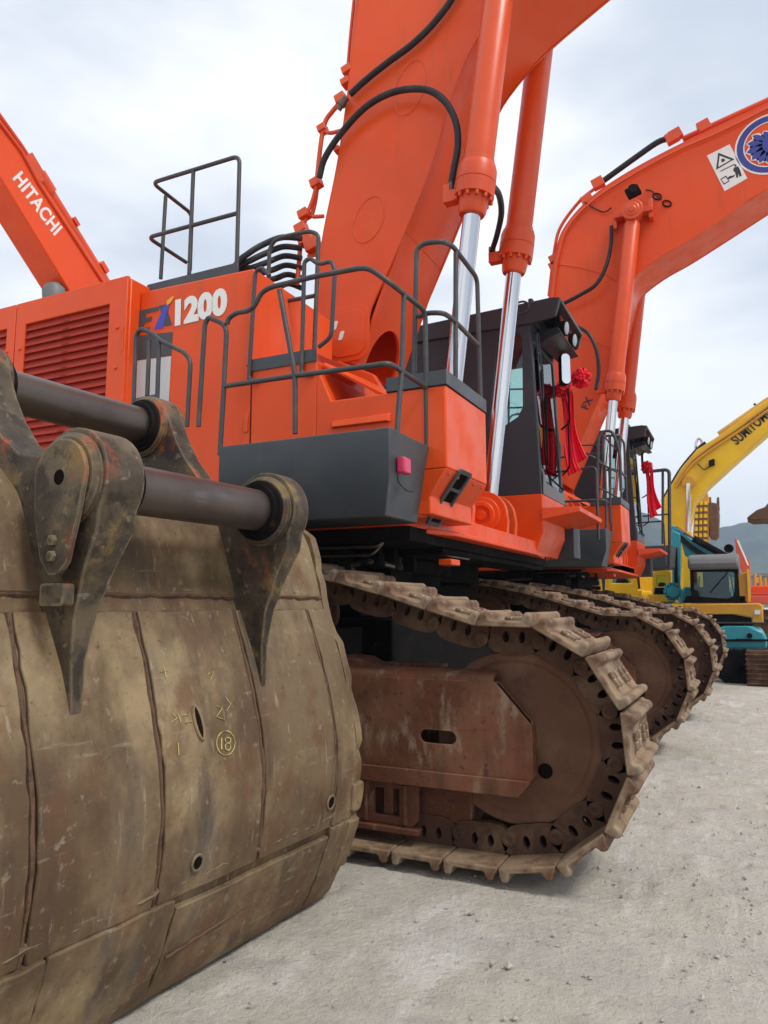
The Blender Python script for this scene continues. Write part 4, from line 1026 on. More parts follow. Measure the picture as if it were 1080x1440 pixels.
# chalk marks
def chalk(lines, r=.0035):
    for pts in lines:
        m = MB(); q = []
        for px, py in pts:
            P_, n_, u, w = hole(px, py, 0, 0); q.append(P_+n_*.002)
        m.tube(q, r*.7, 5, rad=[r*.7*random.uniform(.5, 1.1) for _ in q])
        m.build('chalk_mark', CHALK, bk, local=True, smooth=0)
cc = lambda cx, cy, rx, ry, n=20: [(cx+rx*math.cos(2*math.pi*k/n), cy+ry*math.sin(2*math.pi*k/n)) for k in range(n+1)]
chalk([cc(317, 1045, 13, 17), [(311, 1038), (311, 1054)], cc(320, 1041, 4, 4, 10), cc(320, 1050, 4, 5, 10)], .004)
chalk([[(242, 1003), (248, 1010), (240, 1016)], [(250, 1004), (254, 1016)], [(258, 1006), (266, 1004), (260, 1016), (270, 1014)], [(250, 1045), (251, 1062)],
       [(304, 992), (312, 996), (304, 1008), (315, 1012)], [(316, 980), (324, 990), (318, 1000)], [(226, 945), (236, 942)], [(230, 938), (233, 952)], [(292, 948), (300, 944), (296, 956)]], .0028)
# ---- pins and brackets: boss 1 and boss 2
C1 = (-.20, 1.85); C2 = (.55, 2.315); RB = .170
def hullarc(c, r, a0, a1, n=14): return [(c[0]+r*math.cos(D2R(a0+(a1-a0)*k/n)), c[1]+r*math.sin(D2R(a0+(a1-a0)*k/n))) for k in range(n+1)]
def bracket(s0, th, first):
    # outline in (c,z): tapering rib down the back, boss 1, saddle, boss 2, and back to the shell
    pts = [(-.172, 1.045), (-.182, 1.12), (-.180, 1.27), (-.205, 1.42), (-.262, 1.56), (-.330, 1.68)]
    pts += hullarc(C1, RB, 215, 62, 14)
    pts += [(-.02, 1.945), (.09, 1.965), (.19, 2.03), (.28, 2.13), (.345, 2.23)]
    pts += hullarc(C2, .155, 172, -30, 16)
    pts += [(.66, 2.10), (.6, 2.04), (.4, 2.0), (.27, 1.93), (.13, 1.78), (.06, 1.6), (.0, 1.40), (-.08, 1.2), (-.13, 1.07)]
    tk_ = lambda z: th*.5*(.28+.72*min(1, max(0, (z-1.20)/.50)))
    m = MB(); m.poly(pts, lambda p: L3(p[0], s0+th/2-tk_(p[1]), p[1]), lambda p: L3(p[0], s0+th/2+tk_(p[1]), p[1]))
    br = m.build('bracket', EAR, bk, local=True, bevel=.014, smooth=40)
    for c in (C1, C2):
      for fs_ in (0, 1):
        b_ = MB()
        if fs_ == 0: b_.lathe(L3(c[0], s0-.028, c[1]), (0, 1, 0), [(0, .095), (0, .135), (.012, .150), (.03, .152)], 40)
        else: b_.lathe(L3(c[0], s0+th+.028, c[1]), (0, -1, 0), [(0, .095), (0, .135), (.012, .150), (.03, .152)], 40)
        b_.build('boss', EAR, br, local=True, smooth=30)
    # wide wear strip on the saddle edge
    return br
SN, SF, TB, TN = -1.645, -.685, .10, .15
bracket(SN, TN, True); bracket(SF, TB, False)
# retainer plate bolted on the outer face of the near bracket
kp = hullarc(C1, .125, 0, 180, 14) + [(C1[0]-.10, C1[1]-.12), (C1[0]-.06, C1[1]-.27), (C1[0]-.02, C1[1]-.31), (C1[0]+.03, C1[1]-.31), (C1[0]+.075, C1[1]-.26), (C1[0]+.115, C1[1]-.12)]
m = MB(); m.poly(kp, lambda p: L3(p[0], SN-.029, p[1]), lambda p: L3(p[0], SN-.046, p[1]))
m.build('retainer_plate', EAR, bk, local=True, bevel=.01)
MB().lathe(L3(C1[0], SN-.0455, C1[1]), (0, -1, 0), [(0, .026), (.002, .024)], 12).build('grease_hole_shade', HOLE_SHADE, bk, local=True)  # dark disc on the uncut plate, painting the shade of a hole
for zz_ in (-.20, -.25): MB().lathe(L3(C1[0]+.01, SN-.045, C1[1]+zz_), (0, -1, 0), [(0, .018), (.012, .018), (.014, .01)], 6).build('retainer_bolt', EAR, bk, local=True)
m = MB(); m.poly(rrect(.055, .035, .012), lambda p: L3(C1[0]+.01+p[0], SN-.002, C1[1]-.37+p[1]), lambda p: L3(C1[0]+.01+p[0], SN-.045, C1[1]-.37+p[1]))
m.build('stop_block', EAR, bk, local=True, bevel=.012)
for c, nm in ((C1, 0), (C2, 1)):
    m = MB(); L_ = SF-SN+TB
    m.lathe(L3(c[0], SN-.026, c[1]), (0, 1, 0), [(0, .02), (0, .075), (.01, .088), (L_+.07, .088), (L_+.09, .07)], 40)
    m.build('bucket_pin', STEEL, bk, local=True, smooth=30)
    m = MB()
    m.lathe(L3(c[0], SF-.030, c[1]), (0, -1, 0), [(0, .13), (.012, .128), (.016, .112), (.03, .11), (.03, .09)], 36)
    m.build('bushing', BLACK, bk, local=True, smooth=30); m = MB()
    m.lathe(L3(c[0], SN+TN+.030, c[1]), (0, 1, 0), [(0, .13), (.012, .128), (.016, .112), (.03, .11), (.03, .09)], 36)
    m.build('bushing', BLACK, bk, local=True, smooth=30)
# welded gussets between bracket base and shell
m = MB(); m.hull([L3(.02, SF+TB+.002, 1.55), L3(-.03, SF+TB+.002, 1.35), L3(.10, SF+TB+.002, 1.75)], [L3(.02, SF+TB+.10, 1.56), L3(.0, SF+TB+.08, 1.40), L3(.07, SF+TB+.10, 1.72)])
m.build('gusset', BUCK, bk, local=True)

# ================================================================= HITACHI machine behind, boom along the view
XH = -11.0
hx = empty('excavator', (XH-.4, 14.5, 0)); tag(hx, 'orange excavator behind the louvred housing, white lettering along its raised boom', 'excavator', 'orange excavators parked in a row')
del hx['group']
hp = lambda x, y: (PX(x, y, XH).y, PX(x, y, XH).z)
tl = [hp(-60, 92), hp(0, 169), hp(43, 232), hp(100, 318), hp(150, 394)]; d = Vector(tl[-1])-Vector(tl[-2]); tl.append(tuple(Vector(tl[-1])+d*1.0)); tl.append((tl[-1][0]+.5, tl[-1][1]-1.0))
ll = [hp(-60, 140), hp(0, 249), hp(50, 331), hp(96, 406)]; d = Vector(ll[-1])-Vector(ll[-2]); ll.append(tuple(Vector(ll[-1])+d*.8)); ll.append((tl[-1][0]-.6, ll[-1][1]-.8))
m = MB(); m.prismx(tl+ll[::-1], XH, XH-.62)
hb = m.build('boom', ORANGE, hx, bevel=.02)
m = MB(); 
m.tube([PX(-40, 120, XH+.02), PX(30, 212, XH+.02), PX(55, 258, XH+.02), PX(150, 404, XH+.02)], .03, 8); m.tube([PX(-40, 108, XH-.1), PX(30, 205, XH-.1), PX(150, 392, XH-.1)], .04, 8)
for x, y, w_ in ((46, 238, .17), (103, 313, .06), (143, 377, .08)): m.obox(PX(x, y, XH-.1), (.1, 0, 0), (0, w_, -w_*.9), (0, w_*.4, w_*.5))
m.lathe(PX(52, 245, XH-.15), PX(80, 290, XH-.15)-PX(52, 245, XH-.15), [(0, .10), (0, .16), (.35, .16), (.35, .12), (3.6, .12)], 20)
m.build('boom_pipework', ORANGE_D, hb)
p0, p1 = PX(17, 250, XH+.004), PX(84, 341, XH+.004); dd = (p1-p0).normalized(); uu = Vector((1, 0, 0)).cross(dd)
sz = (PX(28, 247, XH)-PX(17, 254, XH)).length
tot = (p1-p0).length
text_mesh('HITACHI', 1.0, frame3(p0-uu*.0, dd, uu) @ Matrix.Diagonal((tot/4.55, .40, 1, 1)), WHITE, 'boom_lettering', hb, bold=.03, extr=.002, spacing=1.05)
m = MB(); c_ = PX(70, 402, XH-.2); m.lathe(c_+Vector((0, .3, -.9)), (0, -.25, 1), [(0, .22), (.7, .22), (.9, .20), (1.0, .12)], 20); m.build('boom_cylinder', LGREY, hx)
yb_ = tl[-1][0]
m = MB(); m.box(XH-1.9, XH+1.2, yb_-1.2, yb_+3.5, 1.2, 3.0); m.box(XH-1.0, XH+.4, yb_-.9, yb_+.6, 3.0, tl[-1][1]+.4); m.build('machine_body', ORANGE, hx, bevel=.05)
m = MB()
for s_ in (-1, 1): m.poly([(yb_-2.2, .5), (yb_-1.9, .05), (yb_+3.2, .05), (yb_+3.6, .5), (yb_+3.2, 1.0), (yb_-1.9, 1.0)], lambda p: (XH-.35+s_*1.5-.3, p[0], p[1]), lambda p: (XH-.35+s_*1.5+.3, p[0], p[1]))
m.box(XH-1.6, XH+.9, yb_-.8, yb_+2.2, .5, 1.199); m.build('track', LINKM, hx, bevel=.03)

# ================================================================= BACKGROUND MACHINES
def ppx(pts, Yp, th, name, mat, parent, bevel=.02, holes=()):
    return MB().prism(xzl(pts, Yp), Yp, Yp+th, [xzl(h, Yp) for h in holes]).build(name, mat, parent, bevel=bevel)
def tpx(pts, Yp, r, name, mat, parent, sm=True):
    q = [PY(x, y, Yp) for x, y in pts]; return MB().tube(smoothc(q, 4) if sm and len(q) > 2 else q, r, 8).build(name, mat, parent)
def track_px(x0, x1, yt, yb, Yp, th, parent, mat=None):
    a_, b_ = PY(x0, yb, Yp), PY(x1, yt, Yp); zt = b_.z; r_ = zt/2; m = MB(); pts = []
    for k in range(-90, 91, 15): pts.append((b_.x-r_+r_*math.cos(D2R(k)), r_+r_*math.sin(D2R(k))))
    for k in range(90, 271, 15): pts.append((a_.x+r_+r_*math.cos(D2R(k)), r_+r_*math.sin(D2R(k))))
    inner = [(a_.x+r_+(x-a_.x-r_)*.96, r_+(z-r_)*.72) for x, z in pts]
    m.prism(pts, Yp, Yp+th, [inner]); L = b_.x-a_.x
    for i in range(int(L/.17)):
        m.box(a_.x+r_*.6+i*.17, a_.x+r_*.6+i*.17+.05, Yp-.01, Yp+th+.01, .0, .02); m.box(a_.x+r_*.6+i*.17, a_.x+r_*.6+i*.17+.05, Yp-.01, Yp+th+.01, zt-.01, zt+.02)
    for i in range(5): m.lathe((a_.x+r_+(L-2*r_)*i/4, Yp+.03, r_*(1 if i in (0, 4) else .7)), (0, 1, 0), [(0, .05), (0, r_*(.75 if i in (0, 4) else .4)), (th-.06, r_*(.75 if i in (0, 4) else .4))], 16)
    return m.build('track', mat or LINKM, parent)

# --- yellow excavator with lettered boom
YS = 21.0
se = empty('excavator', (PY(950, 850, YS).x, YS+1, 0)); tag(se, 'yellow excavator with black capital letters along its tall arched boom', 'excavator')
bo = [(930, 707), (942, 685), (958, 658), (980, 632), (1007, 615), (1038, 593), (1067, 570), (1085, 559), (1180, 505), (1180, 545), (1085, 604), (1042, 642), (995, 685), (977, 707), (969, 743), (965, 777), (962, 830), (930, 830), (931, 760)]
sbm = ppx(bo, YS, .75, 'boom', YELLOW, se)
tpx([(931, 705), (943, 683), (958, 658), (980, 632), (992, 622)], YS+.1, .04, 'hose', RUBBER, sbm)
for dy_ in (0, 6): tpx([(950, 680+dy_), (970, 651+dy_), (990, 634+dy_), (1007, 622+dy_), (1040, 600+dy_), (1085, 567+dy_)], YS-.03, .035, 'boom_pipe', YELLOW2, sbm)
m = MB(); m.lathe(PY(1012, 612, YS+.2), PY(1075, 568, YS+.2)-PY(1012, 612, YS+.2), [(0, .08), (0, .11), (1.45, .11), (1.5, .09)], 16); m.build('arm_cylinder', YELLOW2, sbm)
tpx([(1068, 571), (1090, 555)], YS+.2, .06, 'piston_rod', CHROME, sbm)
tpx([(1060, 568), (1066, 570), (1074, 566)], YS+.3, .03, 'hose', RUBBER, sbm)
m = MB(); m.tube(smoothc([PY(978, 632, YS+.3), PY(979, 622, YS+.3), PY(982, 617, YS+.3), PY(986, 619, YS+.3), PY(988, 626, YS+.3)], 5), .035, 8); m.build('hose_loop', CHROME, sbm)
m = MB(); q = PY(1001, 651, YS-.05); m.obox(q, (.07, 0, .02), (0, .08, 0), (0, 0, .08)); m.build('boom_lamp', BLACK, sbm, bevel=.01)
tpx([(981, 652), (990, 660), (998, 656)], YS-.02, .012, 'cable', RUBBER, sbm)
l0, l1 = PY(1036, 626, YS-.006), PY(1082, 587, YS-.006); e_ = (l1-l0)
text_mesh('SUMITOMO', .36, frame3(l0, e_, Vector((0, 0, 1))), INK, 'boom_lettering', sbm, bold=.010, extr=.002, sx=e_.length/(.36*4.45))
m = MB(); m.lathe(PY(968, 678, YS-.12), Vector((0, 1, 0)), [(0, .1), (0, .16), (.12, .16)], 16); m.build('cylinder_boss', YELLOW2, sbm)
tpx([(968, 680), (967, 750)], YS-.2, .065, 'piston_rod', CHROME, se); tpx([(967, 748), (965, 850)], YS-.2, .11, 'boom_cylinder', YELLOW, se)
ppx([(880, 838), (1000, 838), (1000, 800), (900, 800), (880, 812)], YS-.3, 2.2, 'machine_body', YELLOW, se, .06)
track_px(870, 1010, 868, 915, YS-.6, .6, se)
# --- folded arm and brown bucket of another machine
YA = 24
ae = empty('excavator', (PY(985, 850, YA).x, YA+1, 0)); tag(ae, 'ochre excavator whose folded arm and brown bucket rise behind the lettered boom', 'excavator')
ar = ppx([(974, 757), (977, 707), (986, 694), (994, 690), (997, 700), (996, 765), (985, 790), (978, 850), (970, 850)], YA, .5, 'arm', YELLOW2, ae)
for x_ in (980, 986, 992): tpx([(x_, 705), (x_-1, 762)], YA-.05, .05, 'arm_pipe', YELLOW, ar)
m = MB()
for yy in range(712, 760, 9): m.obox(PY(986, yy, YA-.06), (.18, 0, 0), (0, .04, 0), (0, 0, .035))
m.build('pipe_clamp', BROWN, ar)
m = MB(); m.prism(xzl([(994, 708), (1000, 706), (1009, 708), (1011, 720), (1010, 752), (1006, 757), (998, 756), (996, 740)], YA), YA, YA+.9)
for x_ in (997.5, 1009): m.prism(xzl([(x_-2, 712), (x_-1.5, 698), (x_+2, 697), (x_+2.5, 712), (x_+3, 718)], YA), YA+.2, YA+.3)
m.build('bucket', BROWN, ar, bevel=.03)
ppx([(950, 850), (1030, 850), (1030, 815), (950, 815)], YA+.1, 2, 'machine_body', YELLOW2, ae, .05); track_px(945, 1035, 866, 905, YA-.2, .6, ae)

# --- teal excavator: lowered boom, upright arm
YT = 18.2
te = empty('excavator', (PY(985, 850, YT).x, YT+1, 0)); tag(te, 'teal excavator with dark cylinder along its folded boom, behind the grey roofed cab', 'excavator')
tb = ppx([(943, 738), (952, 741), (975, 760), (1000, 775), (1022, 786), (1034, 794), (1034, 812), (1010, 806), (982, 794), (963, 781), (958, 762), (946, 758)], YT, .45, 'boom', TEAL, te)
tpx([(950, 741), (975, 757)], YT-.1, .03, 'piston_rod', CHROME, tb, False); tpx([(975, 757), (1022, 783)], YT-.1, .075, 'boom_cylinder', BLACK, tb, False)
for k in range(3): tpx([(952, 748+k*4), (975, 768+k*3), (1000, 783+k*3), (1020, 792+k*2)], YT-.05, .02, 'hose', RUBBER, tb)
ta = ppx([(944, 745), (956, 750), (957, 800), (955, 835), (945, 838), (945, 790)], YT-.25, .3, 'arm', TEAL, te)
m = MB(); 
for k in range(12):
    a_ = D2R(30*k); q = PY(946+9*math.cos(a_), 832+10*math.sin(a_), YT-.3); m.obox(q, (.05, 0, 0), (0, .1, 0), (0, 0, .05))
m.lathe(PY(946, 832, YT-.45), (0, 1, 0), [(0, .05), (0, .13), (.35, .13)], 14); m.build('arm_linkage', TEAL, ta)
tpx([(950, 770), (951, 830)], YT-.32, .04, 'bucket_cylinder', BLACK, ta, False)
m = MB(); m.lathe(PY(1025, 772, YT+.1), (0, -1, 0), [(0, .05), (0, .085), (.15, .10), (.17, .09), (.15, .05)], 18); m.build('boom_lamp', BLACK, tb)
ppx([(952, 848), (1030, 848), (1030, 825), (960, 825)], YT+.1, 1.9, 'machine_body', TEAL, te, .06)
ppx([(1005, 885), (1018, 881), (1058, 881), (1074, 888), (1079, 898), (1079, 912), (1005, 914)], 16.0, 2.0, 'lower_body', TEAL, te, .05)
ppx([(1005, 899), (1080, 899), (1080, 902), (1005, 902)], 15.96, .04, 'body_line', BLACK, te, 0)
m = MB(); q = PY(1054, 894, 15.97); m.lathe(q, (0, -1, 0), [(0, .05), (.03, .05), (.03, .02)], 12); m.obox(q+Vector((-.1, 0, -.08)), (.14, 0, 0), (0, .03, 0), (0, 0, .02)); m.build('tow_eye', BLACK, te)
track_px(1003, 1120, 917, 945, 15.4, .5, te, BLACK)
m = MB(); q = PY(1068, 915, 15.1); m.box(q.x-.22, q.x+.6, 15.0, 15.45, .0, q.z)
for k in range(7): m.box(q.x-.24, q.x+.62, 14.97, 15.47, .03+k*.085, .06+k*.085)
m.build('track_end', LINKM, te, bevel=.02)

# --- small excavator: grey roof cab, amber skirt
YM = 16.6
ge = empty('excavator', (PY(1010, 850, YM).x, YM+.8, 0)); tag(ge, 'small amber excavator seen from the front with a rounded light grey cab roof', 'excavator')
m = MB(); w_ = [(974, 803), (1030, 803), (1034, 806), (1034, 832), (1031, 840), (1023, 843), (984, 840), (976, 832), (973, 820)]
m.prism(xzl([(970, 800), (1038, 800), (1038, 848), (976, 848), (971, 830)], YM), YM, YM+.06, [xzl(w_, YM)])
rr = xzl([(970, 800), (1038, 800), (1038, 848), (976, 848)], YM); m.box(rr[0][0], rr[0][0]+.06, YM+.061, YM+1.4, rr[2][1], rr[0][1]); m.box(rr[1][0]-.06, rr[1][0], YM+.061, YM+1.4, rr[2][1], rr[0][1]); m.box(rr[0][0]+.061, rr[1][0]-.061, YM+.061, YM+1.4, rr[2][1], rr[2][1]+.1)
gc = m.build('cab', BLACK, ge, bevel=.012)
MB().prism(xzl(w_, YM), YM+.02, YM+.026).build('windshield', GLASS, gc)
m = MB(); m.tube([PY(x, y, YM-.008) for x, y in w_], .018, 6, closed=True); m.build('window_seal', BLACK, gc)
m = MB(); x0_, x1_ = PY(968, 800, YM).x, PY(1040, 800, YM).x; zr_ = PY(1000, 801, YM).z; zt2 = PY(1000, 779, YM).z
sec = [(YM-.16, zr_+.0), (YM-.18, zr_+.12), (YM-.12, zr_+.24), (YM+.02, zt2-.02), (YM+.3, zt2+.01), (YM+1.3, zt2), (YM+1.5, zr_+.1), (YM+1.45, zr_)]
m.hull([(x0_+.0, y, z) for y, z in sec], [(x1_, y, z) for y, z in sec]); m.build('cab_roof', LGREY, gc, bevel=.07, seg=4)
m = MB(); q = PY(1008, 840, YM+.7); m.box(q.x-.25, q.x+.25, YM+.6, YM+.75, q.z, q.z+.55); m.box(q.x-.28, q.x+.28, YM+.3, YM+.75, q.z-.02, q.z+.12); m.build('seat', BLACK, gc, bevel=.05)
MB().box(rr[0][0]+.065, q.x+.12, YM+1.30, YM+1.36, rr[2][1]+.1, rr[0][1]-.35).build('interior_shade_panel', BLACK, gc)  # dark sheet added at the back so the cab interior looks shaded
m = MB(); m.tube([(q.x-.34, YM+.35, q.z), (q.x-.30, YM+.3, q.z+.45)], .015, 6); m.tube([(q.x+.34, YM+.35, q.z), (q.x+.30, YM+.3, q.z+.45)], .015, 6); m.build('control_lever', BLACK, gc)
m = MB(); m.tube([(q.x-.1, YM-.02, rr[2][1]+.2), (q.x+.25, YM-.025, rr[2][1]+.62)], .012, 6); m.build('wiper', BLACK, gc)
ppx([(1038, 806), (1054, 804), (1055, 846), (1036, 848)], YM+.1, .4, 'side_post', YELLOW2, ge, .02)
m = MB(); m.prism(xzl([(1050, 800), (1054, 800), (1056, 846), (1052, 846)], YM), YM+.05, YM+.09); m.build('post_strip', YELLOW, ge)
ppx([(960, 850), (1068, 848), (1073, 852), (1074, 878), (1057, 878), (1057, 869), (1030, 864), (990, 864), (975, 872), (960, 876)], YM-.2, 2.0, 'body_skirt', YELLOW2, ge, .04)
ppx([(975, 874), (990, 865), (1030, 865), (1056, 870), (1056, 878), (975, 878)], YM-.16, 1.9, 'skirt_grille', BLACK, ge, .01)
ppx([(1061, 858), (1069, 858), (1069, 864), (1061, 864)], YM-.215, .012, 'small_tag', WHITE, ge, 0)
ppx([(960, 848), (1050, 848), (1050, 838), (965, 838)], YM+.1, 1.6, 'floor_frame', BLACK, ge, .02)
track_px(960, 1075, 878, 950, YM+.2, .5, ge, BLACK)
tpx([(1000, 876), (1150, 877)], 15.0, .018, 'cable_x', RUBBER, ge, False).name = 'tow_cable'
# --- red raised arm and orange machine to the right
YR = 26
re_ = empty('excavator', (PY(1050, 850, YR).x, YR+1, 0)); tag(re_, 'pale red excavator arm slanting up behind the grey roofed cab', 'excavator')
ppx([(1033, 756), (1036, 757), (1049, 783), (1055, 790), (1056, 832), (1050, 848), (1046, 812), (1036, 785)], YR, .4, 'arm', REDM, re_)
tpx([(1037, 760), (1052, 795)], YR-.06, .025, 'arm_pipe', WHITE, re_, False)
ppx([(1020, 850), (1085, 850), (1085, 838), (1030, 838)], YR+.1, 2, 'machine_body', REDM, re_, .05); track_px(1010, 1090, 858, 905, YR-.1, .5, re_)
oe = empty('excavator', (PY(1075, 850, 27).x, 28, 0)); tag(oe, 'orange red machine body cut by the right frame edge under the hills', 'excavator')
ppx([(1056, 850), (1056, 824), (1120, 822), (1120, 850)], 27, 2, 'machine_body', ORANGE, oe, .06)
ppx([(1056, 833), (1120, 831), (1120, 834), (1056, 836)], 26.96, .03, 'body_line', REDM, oe, 0)
m = MB()
for x_ in (1062, 1069, 1076): m.tube([PY(x_, 824, 27.3), PY(x_, 806+(x_ % 3)*3, 27.3)], .05, 6)
m.build('post', YELLOW2, oe); track_px(1050, 1125, 858, 900, 27, .5, oe)
# --- machines glimpsed under the bodies
def small_machine(x0, x1, y0, Yp, mat, label, arcs=True):
    r = empty('excavator', (PY((x0+x1)/2, 850, Yp).x, Yp+1, 0)); tag(r, label, 'excavator')
    w = x1-x0
    win_ = [(x0+w*.28, y0+8), (x0+w*.72, y0+8), (x0+w*.80, y0+24), (x0+w*.2, y0+24)]
    b = ppx([(x0, y0+6), (x0+w*.15, y0), (x0+w*.85, y0), (x1, y0+6), (x1, y0+46), (x0, y0+46)], Yp, .08, 'cab_shell', mat, r, .02, [win_])
    MB().prism(xzl(win_, Yp), Yp+.02, Yp+.03).build('windshield', GLASS, b)
    ppx([(x0-w*.3, y0+34), (x1+w*.2, y0+34), (x1+w*.2, y0+48), (x0-w*.3, y0+48)], Yp+.1, 1.8, 'machine_body', mat, r, .05)
    ppx([(x0+w*.3, y0+26), (x0+w*.7, y0+26), (x0+w*.66, y0+18), (x0+w*.34, y0+18)], Yp+.3, .3, 'seat', BLACK, r, .03)
    if arcs: tpx([(x0-2, y0+30), (x0-1, y0+10), (x0+w*.1, y0-6)], Yp-.1, .03, 'hose', RUBBER, r); tpx([(x1+2, y0+32), (x1, y0+12), (x1-3, y0-6)], Yp-.1, .03, 'hose', RUBBER, r)
    track_px(x0-w*.4, x1+w*.3, y0+52, 900, Yp-.1, .5, r)
    return r
small_machine(829, 847, 799, 21.5, YELLOW, 'yellow excavator cab seen under the second orange excavator, left of the grille cab')
small_machine(851, 897, 796, 19.0, YELLOW, 'yellow excavator cab with a dark windscreen seen under the second orange body')
y_ = small_machine(917, 943, 801, 18.6, YELLOW, 'bright yellow excavator with a rounded front, right of the second orange machine', False)
small_machine(811, 827, 800, 24.0, TEAL, 'teal excavator seen in the gap under the orange bodies')
small_machine(899, 914, 799, 24.5, TEAL, 'teal excavator with hoses, between the two yellow ones under the orange row')
small_machine(950, 966, 812, 30, YELLOW, 'distant yellow cab between the teal arm and the grey roofed cab', False)
small_machine(1060, 1072, 812, 45, YELLOW2, 'small distant ochre machine above the orange body at the right edge', False)
small_machine(780, 796, 806, 26, YELLOW, 'yellow cab at the left end of the gap under the orange bodies', True)
# --- upright yellow post next to teal arm belongs to yellow machine
ppx([(961, 768), (972, 768), (973, 848), (962, 848)], 19.6, .3, 'dozer_post', YELLOW, y_, .03).name = 'arm'
# --- dark cab seen through the rails of the second machine
YD = 15.0
# window cab of second excavator, glimpsed between rails
m = MB(); wA = [(803, 650), (820, 648), (820, 693), (801, 694)]; wB = [(823, 648), (837, 647), (837, 692), (823, 693)]
m.prism(xzl([(798, 640), (812, 618), (828, 612), (845, 616), (856, 640), (856, 697), (796, 697)], YD), YD, YD+.05, [xzl(wA, YD), xzl(wB, YD)])
gcab = m.build('rear_guard', CABG, ex2, bevel=.01)
for w_ in (wA, wB): MB().prism(xzl(w_, YD), YD+.02, YD+.025).build('guard_window', GLASS, gcab)
m = MB(); m.lathe(PY(830, 634, YD-.3), (0, 1, 0), [(0, .1), (0, .24), (.05, .28), (.28, .28)], 24); m.build('air_cleaner', BLACK, ex2, bevel=.01)
m = MB()
for y_2 in (662, 674, 684): m.tube([PY(798, y_2, YD-.1), PY(856, y_2-1, YD-.1)], .016, 6)
for y_2 in (627, 639): m.tube([PY(795, y_2, 12.0), PY(862, y_2-2, 12.0)], .014, 6)
m.build('guard_bar', RAIL, ex2)
m = MB(); Z8 = 10.1
m.tube(fillet([PY(840, 735, Z8), PY(841, 618, Z8), PY(848, 606, Z8), PY(860, 606, Z8), PY(866, 618, Z8), PY(872, 640, Z8), PY(873, 690, Z8)], .1), .020, 8)
m.tube(fillet([PY(858, 735, Z8), PY(858, 612, Z8)], .1), .016, 6); m.tube([PY(846, 610, Z8), PY(866, 632, Z8)], .013, 6)
for yy in (650, 685): m.tube([PY(841, yy, Z8), PY(868, yy+14, Z8)], .013, 6)
m.build('handrail', RAIL, ex2)

m = MB(); m.tube(fillet([PY(904, 664, 15.6), PY(941, 660, 15.6), PY(942, 802, 15.6)], .1), .035, 8); m.tube([PY(932, 661, 15.6), PY(932, 765, 15.6)], .026, 8); m.tube([PY(904, 726, 15.6), PY(941, 723, 15.6)], .018, 6)
m.build('catwalk_rail', RAIL, ex2)
MB().hull([tuple(PY(x, y, 16.0)) for x, y in ((900, 768), (946, 766), (944, 798), (893, 803))], [tuple(PY(x, y, 16.0)+Vector((0, .8, 0))) for x, y in ((900, 768), (946, 766), (944, 798), (893, 803))]).build('platform_box', GREY, ex2, bevel=.02)

# --- brown bucket tip at the right edge, held up by an unseen machine
hb_ = empty('excavator_bucket', PY(1085, 725, 17)); tag(hb_, 'brown bucket lip poking in at the right edge above the hills', 'bucket')
MB().prism(xzl([(1050, 728), (1064, 717), (1075, 713), (1083, 704), (1120, 690), (1130, 740), (1078, 731), (1060, 732)], 17), 17, 17.9).build('bucket_shell', BROWN, hb_, bevel=.03)
ppx([(1084, 722), (1180, 600), (1195, 615), (1110, 735)], 17.3, .3, 'arm', YELLOW2, hb_, .03)
ppx([(1050, 729), (1056, 723), (1060, 727), (1058, 732)], 17.02, .1, 'tooth', BROWN, hb_, .01)

# ================================================================= GROUND, HILLS, SKY
def groundmat():
    m, nt, b = newmat('pale_yard_ground')
    c = (.55, .495, .405)
    for col, scl, lo, hi, st, amt in (((.63, .59, .52), .35, .35, .7, None, .8), ((.33, .30, .255), .9, .54, .75, None, .6), ((.42, .39, .345), 4, .45, .7, (1, 2.2, 1), .6),
                                      ((.74, .71, .65), 1.1, .54, .66, (1.6, .5, 1), .75), ((.72, .69, .63), 5, .56, .70, (2.2, .5, 1), .6), ((.24, .22, .19), 2.2, .60, .70, (1.2, .7, 1), .6), ((.52, .49, .44), .6, .50, .62, (1, 3.5, 1), .6), ((.28, .25, .21), 22, .58, .70, None, .6), ((.16, .14, .12), 70, .64, .72, None, .6), ((.60, .58, .55), 110, .64, .74, None, .6)):
        f = ramp(nt, noise(nt, scl, 8, .65, st), lo, hi); c = mixc(nt, mul(nt, f, amt), c, col)
    nt.links.new(c, b.inputs['Base Color']); b.inputs['Roughness'].default_value = .9
    n1 = noise(nt, 1.6, 5, .6); n2 = noise(nt, 26, 9, .7); n3 = noise(nt, 95, 4, .6)
    ad = nt.nodes.new('ShaderNodeMath'); ad.operation = 'ADD'; nt.links.new(mul(nt, n1, 3.0), ad.inputs[0]); nt.links.new(n2, ad.inputs[1])
    ad2 = nt.nodes.new('ShaderNodeMath'); ad2.operation = 'ADD'; nt.links.new(ad.outputs[0], ad2.inputs[0]); nt.links.new(mul(nt, n3, .4), ad2.inputs[1])
    bump(nt, b, ad2.outputs[0], .9, .03); return m
GR = groundmat()
from mathutils import noise as mn
def axis(lo, hi, a_, b_, n):
    c = [a_+(b_-a_)*k/n for k in range(n+1)]; return [lo, lo*.3+a_*.7 if lo < -100 else (lo+a_)/2]+c+[b_+(hi-b_)*.02, b_+(hi-b_)*.2, hi]
xs = axis(-1500, 1500, -3.2, 4.6, 230); ys = axis(-300, 2500, .6, 15, 300)
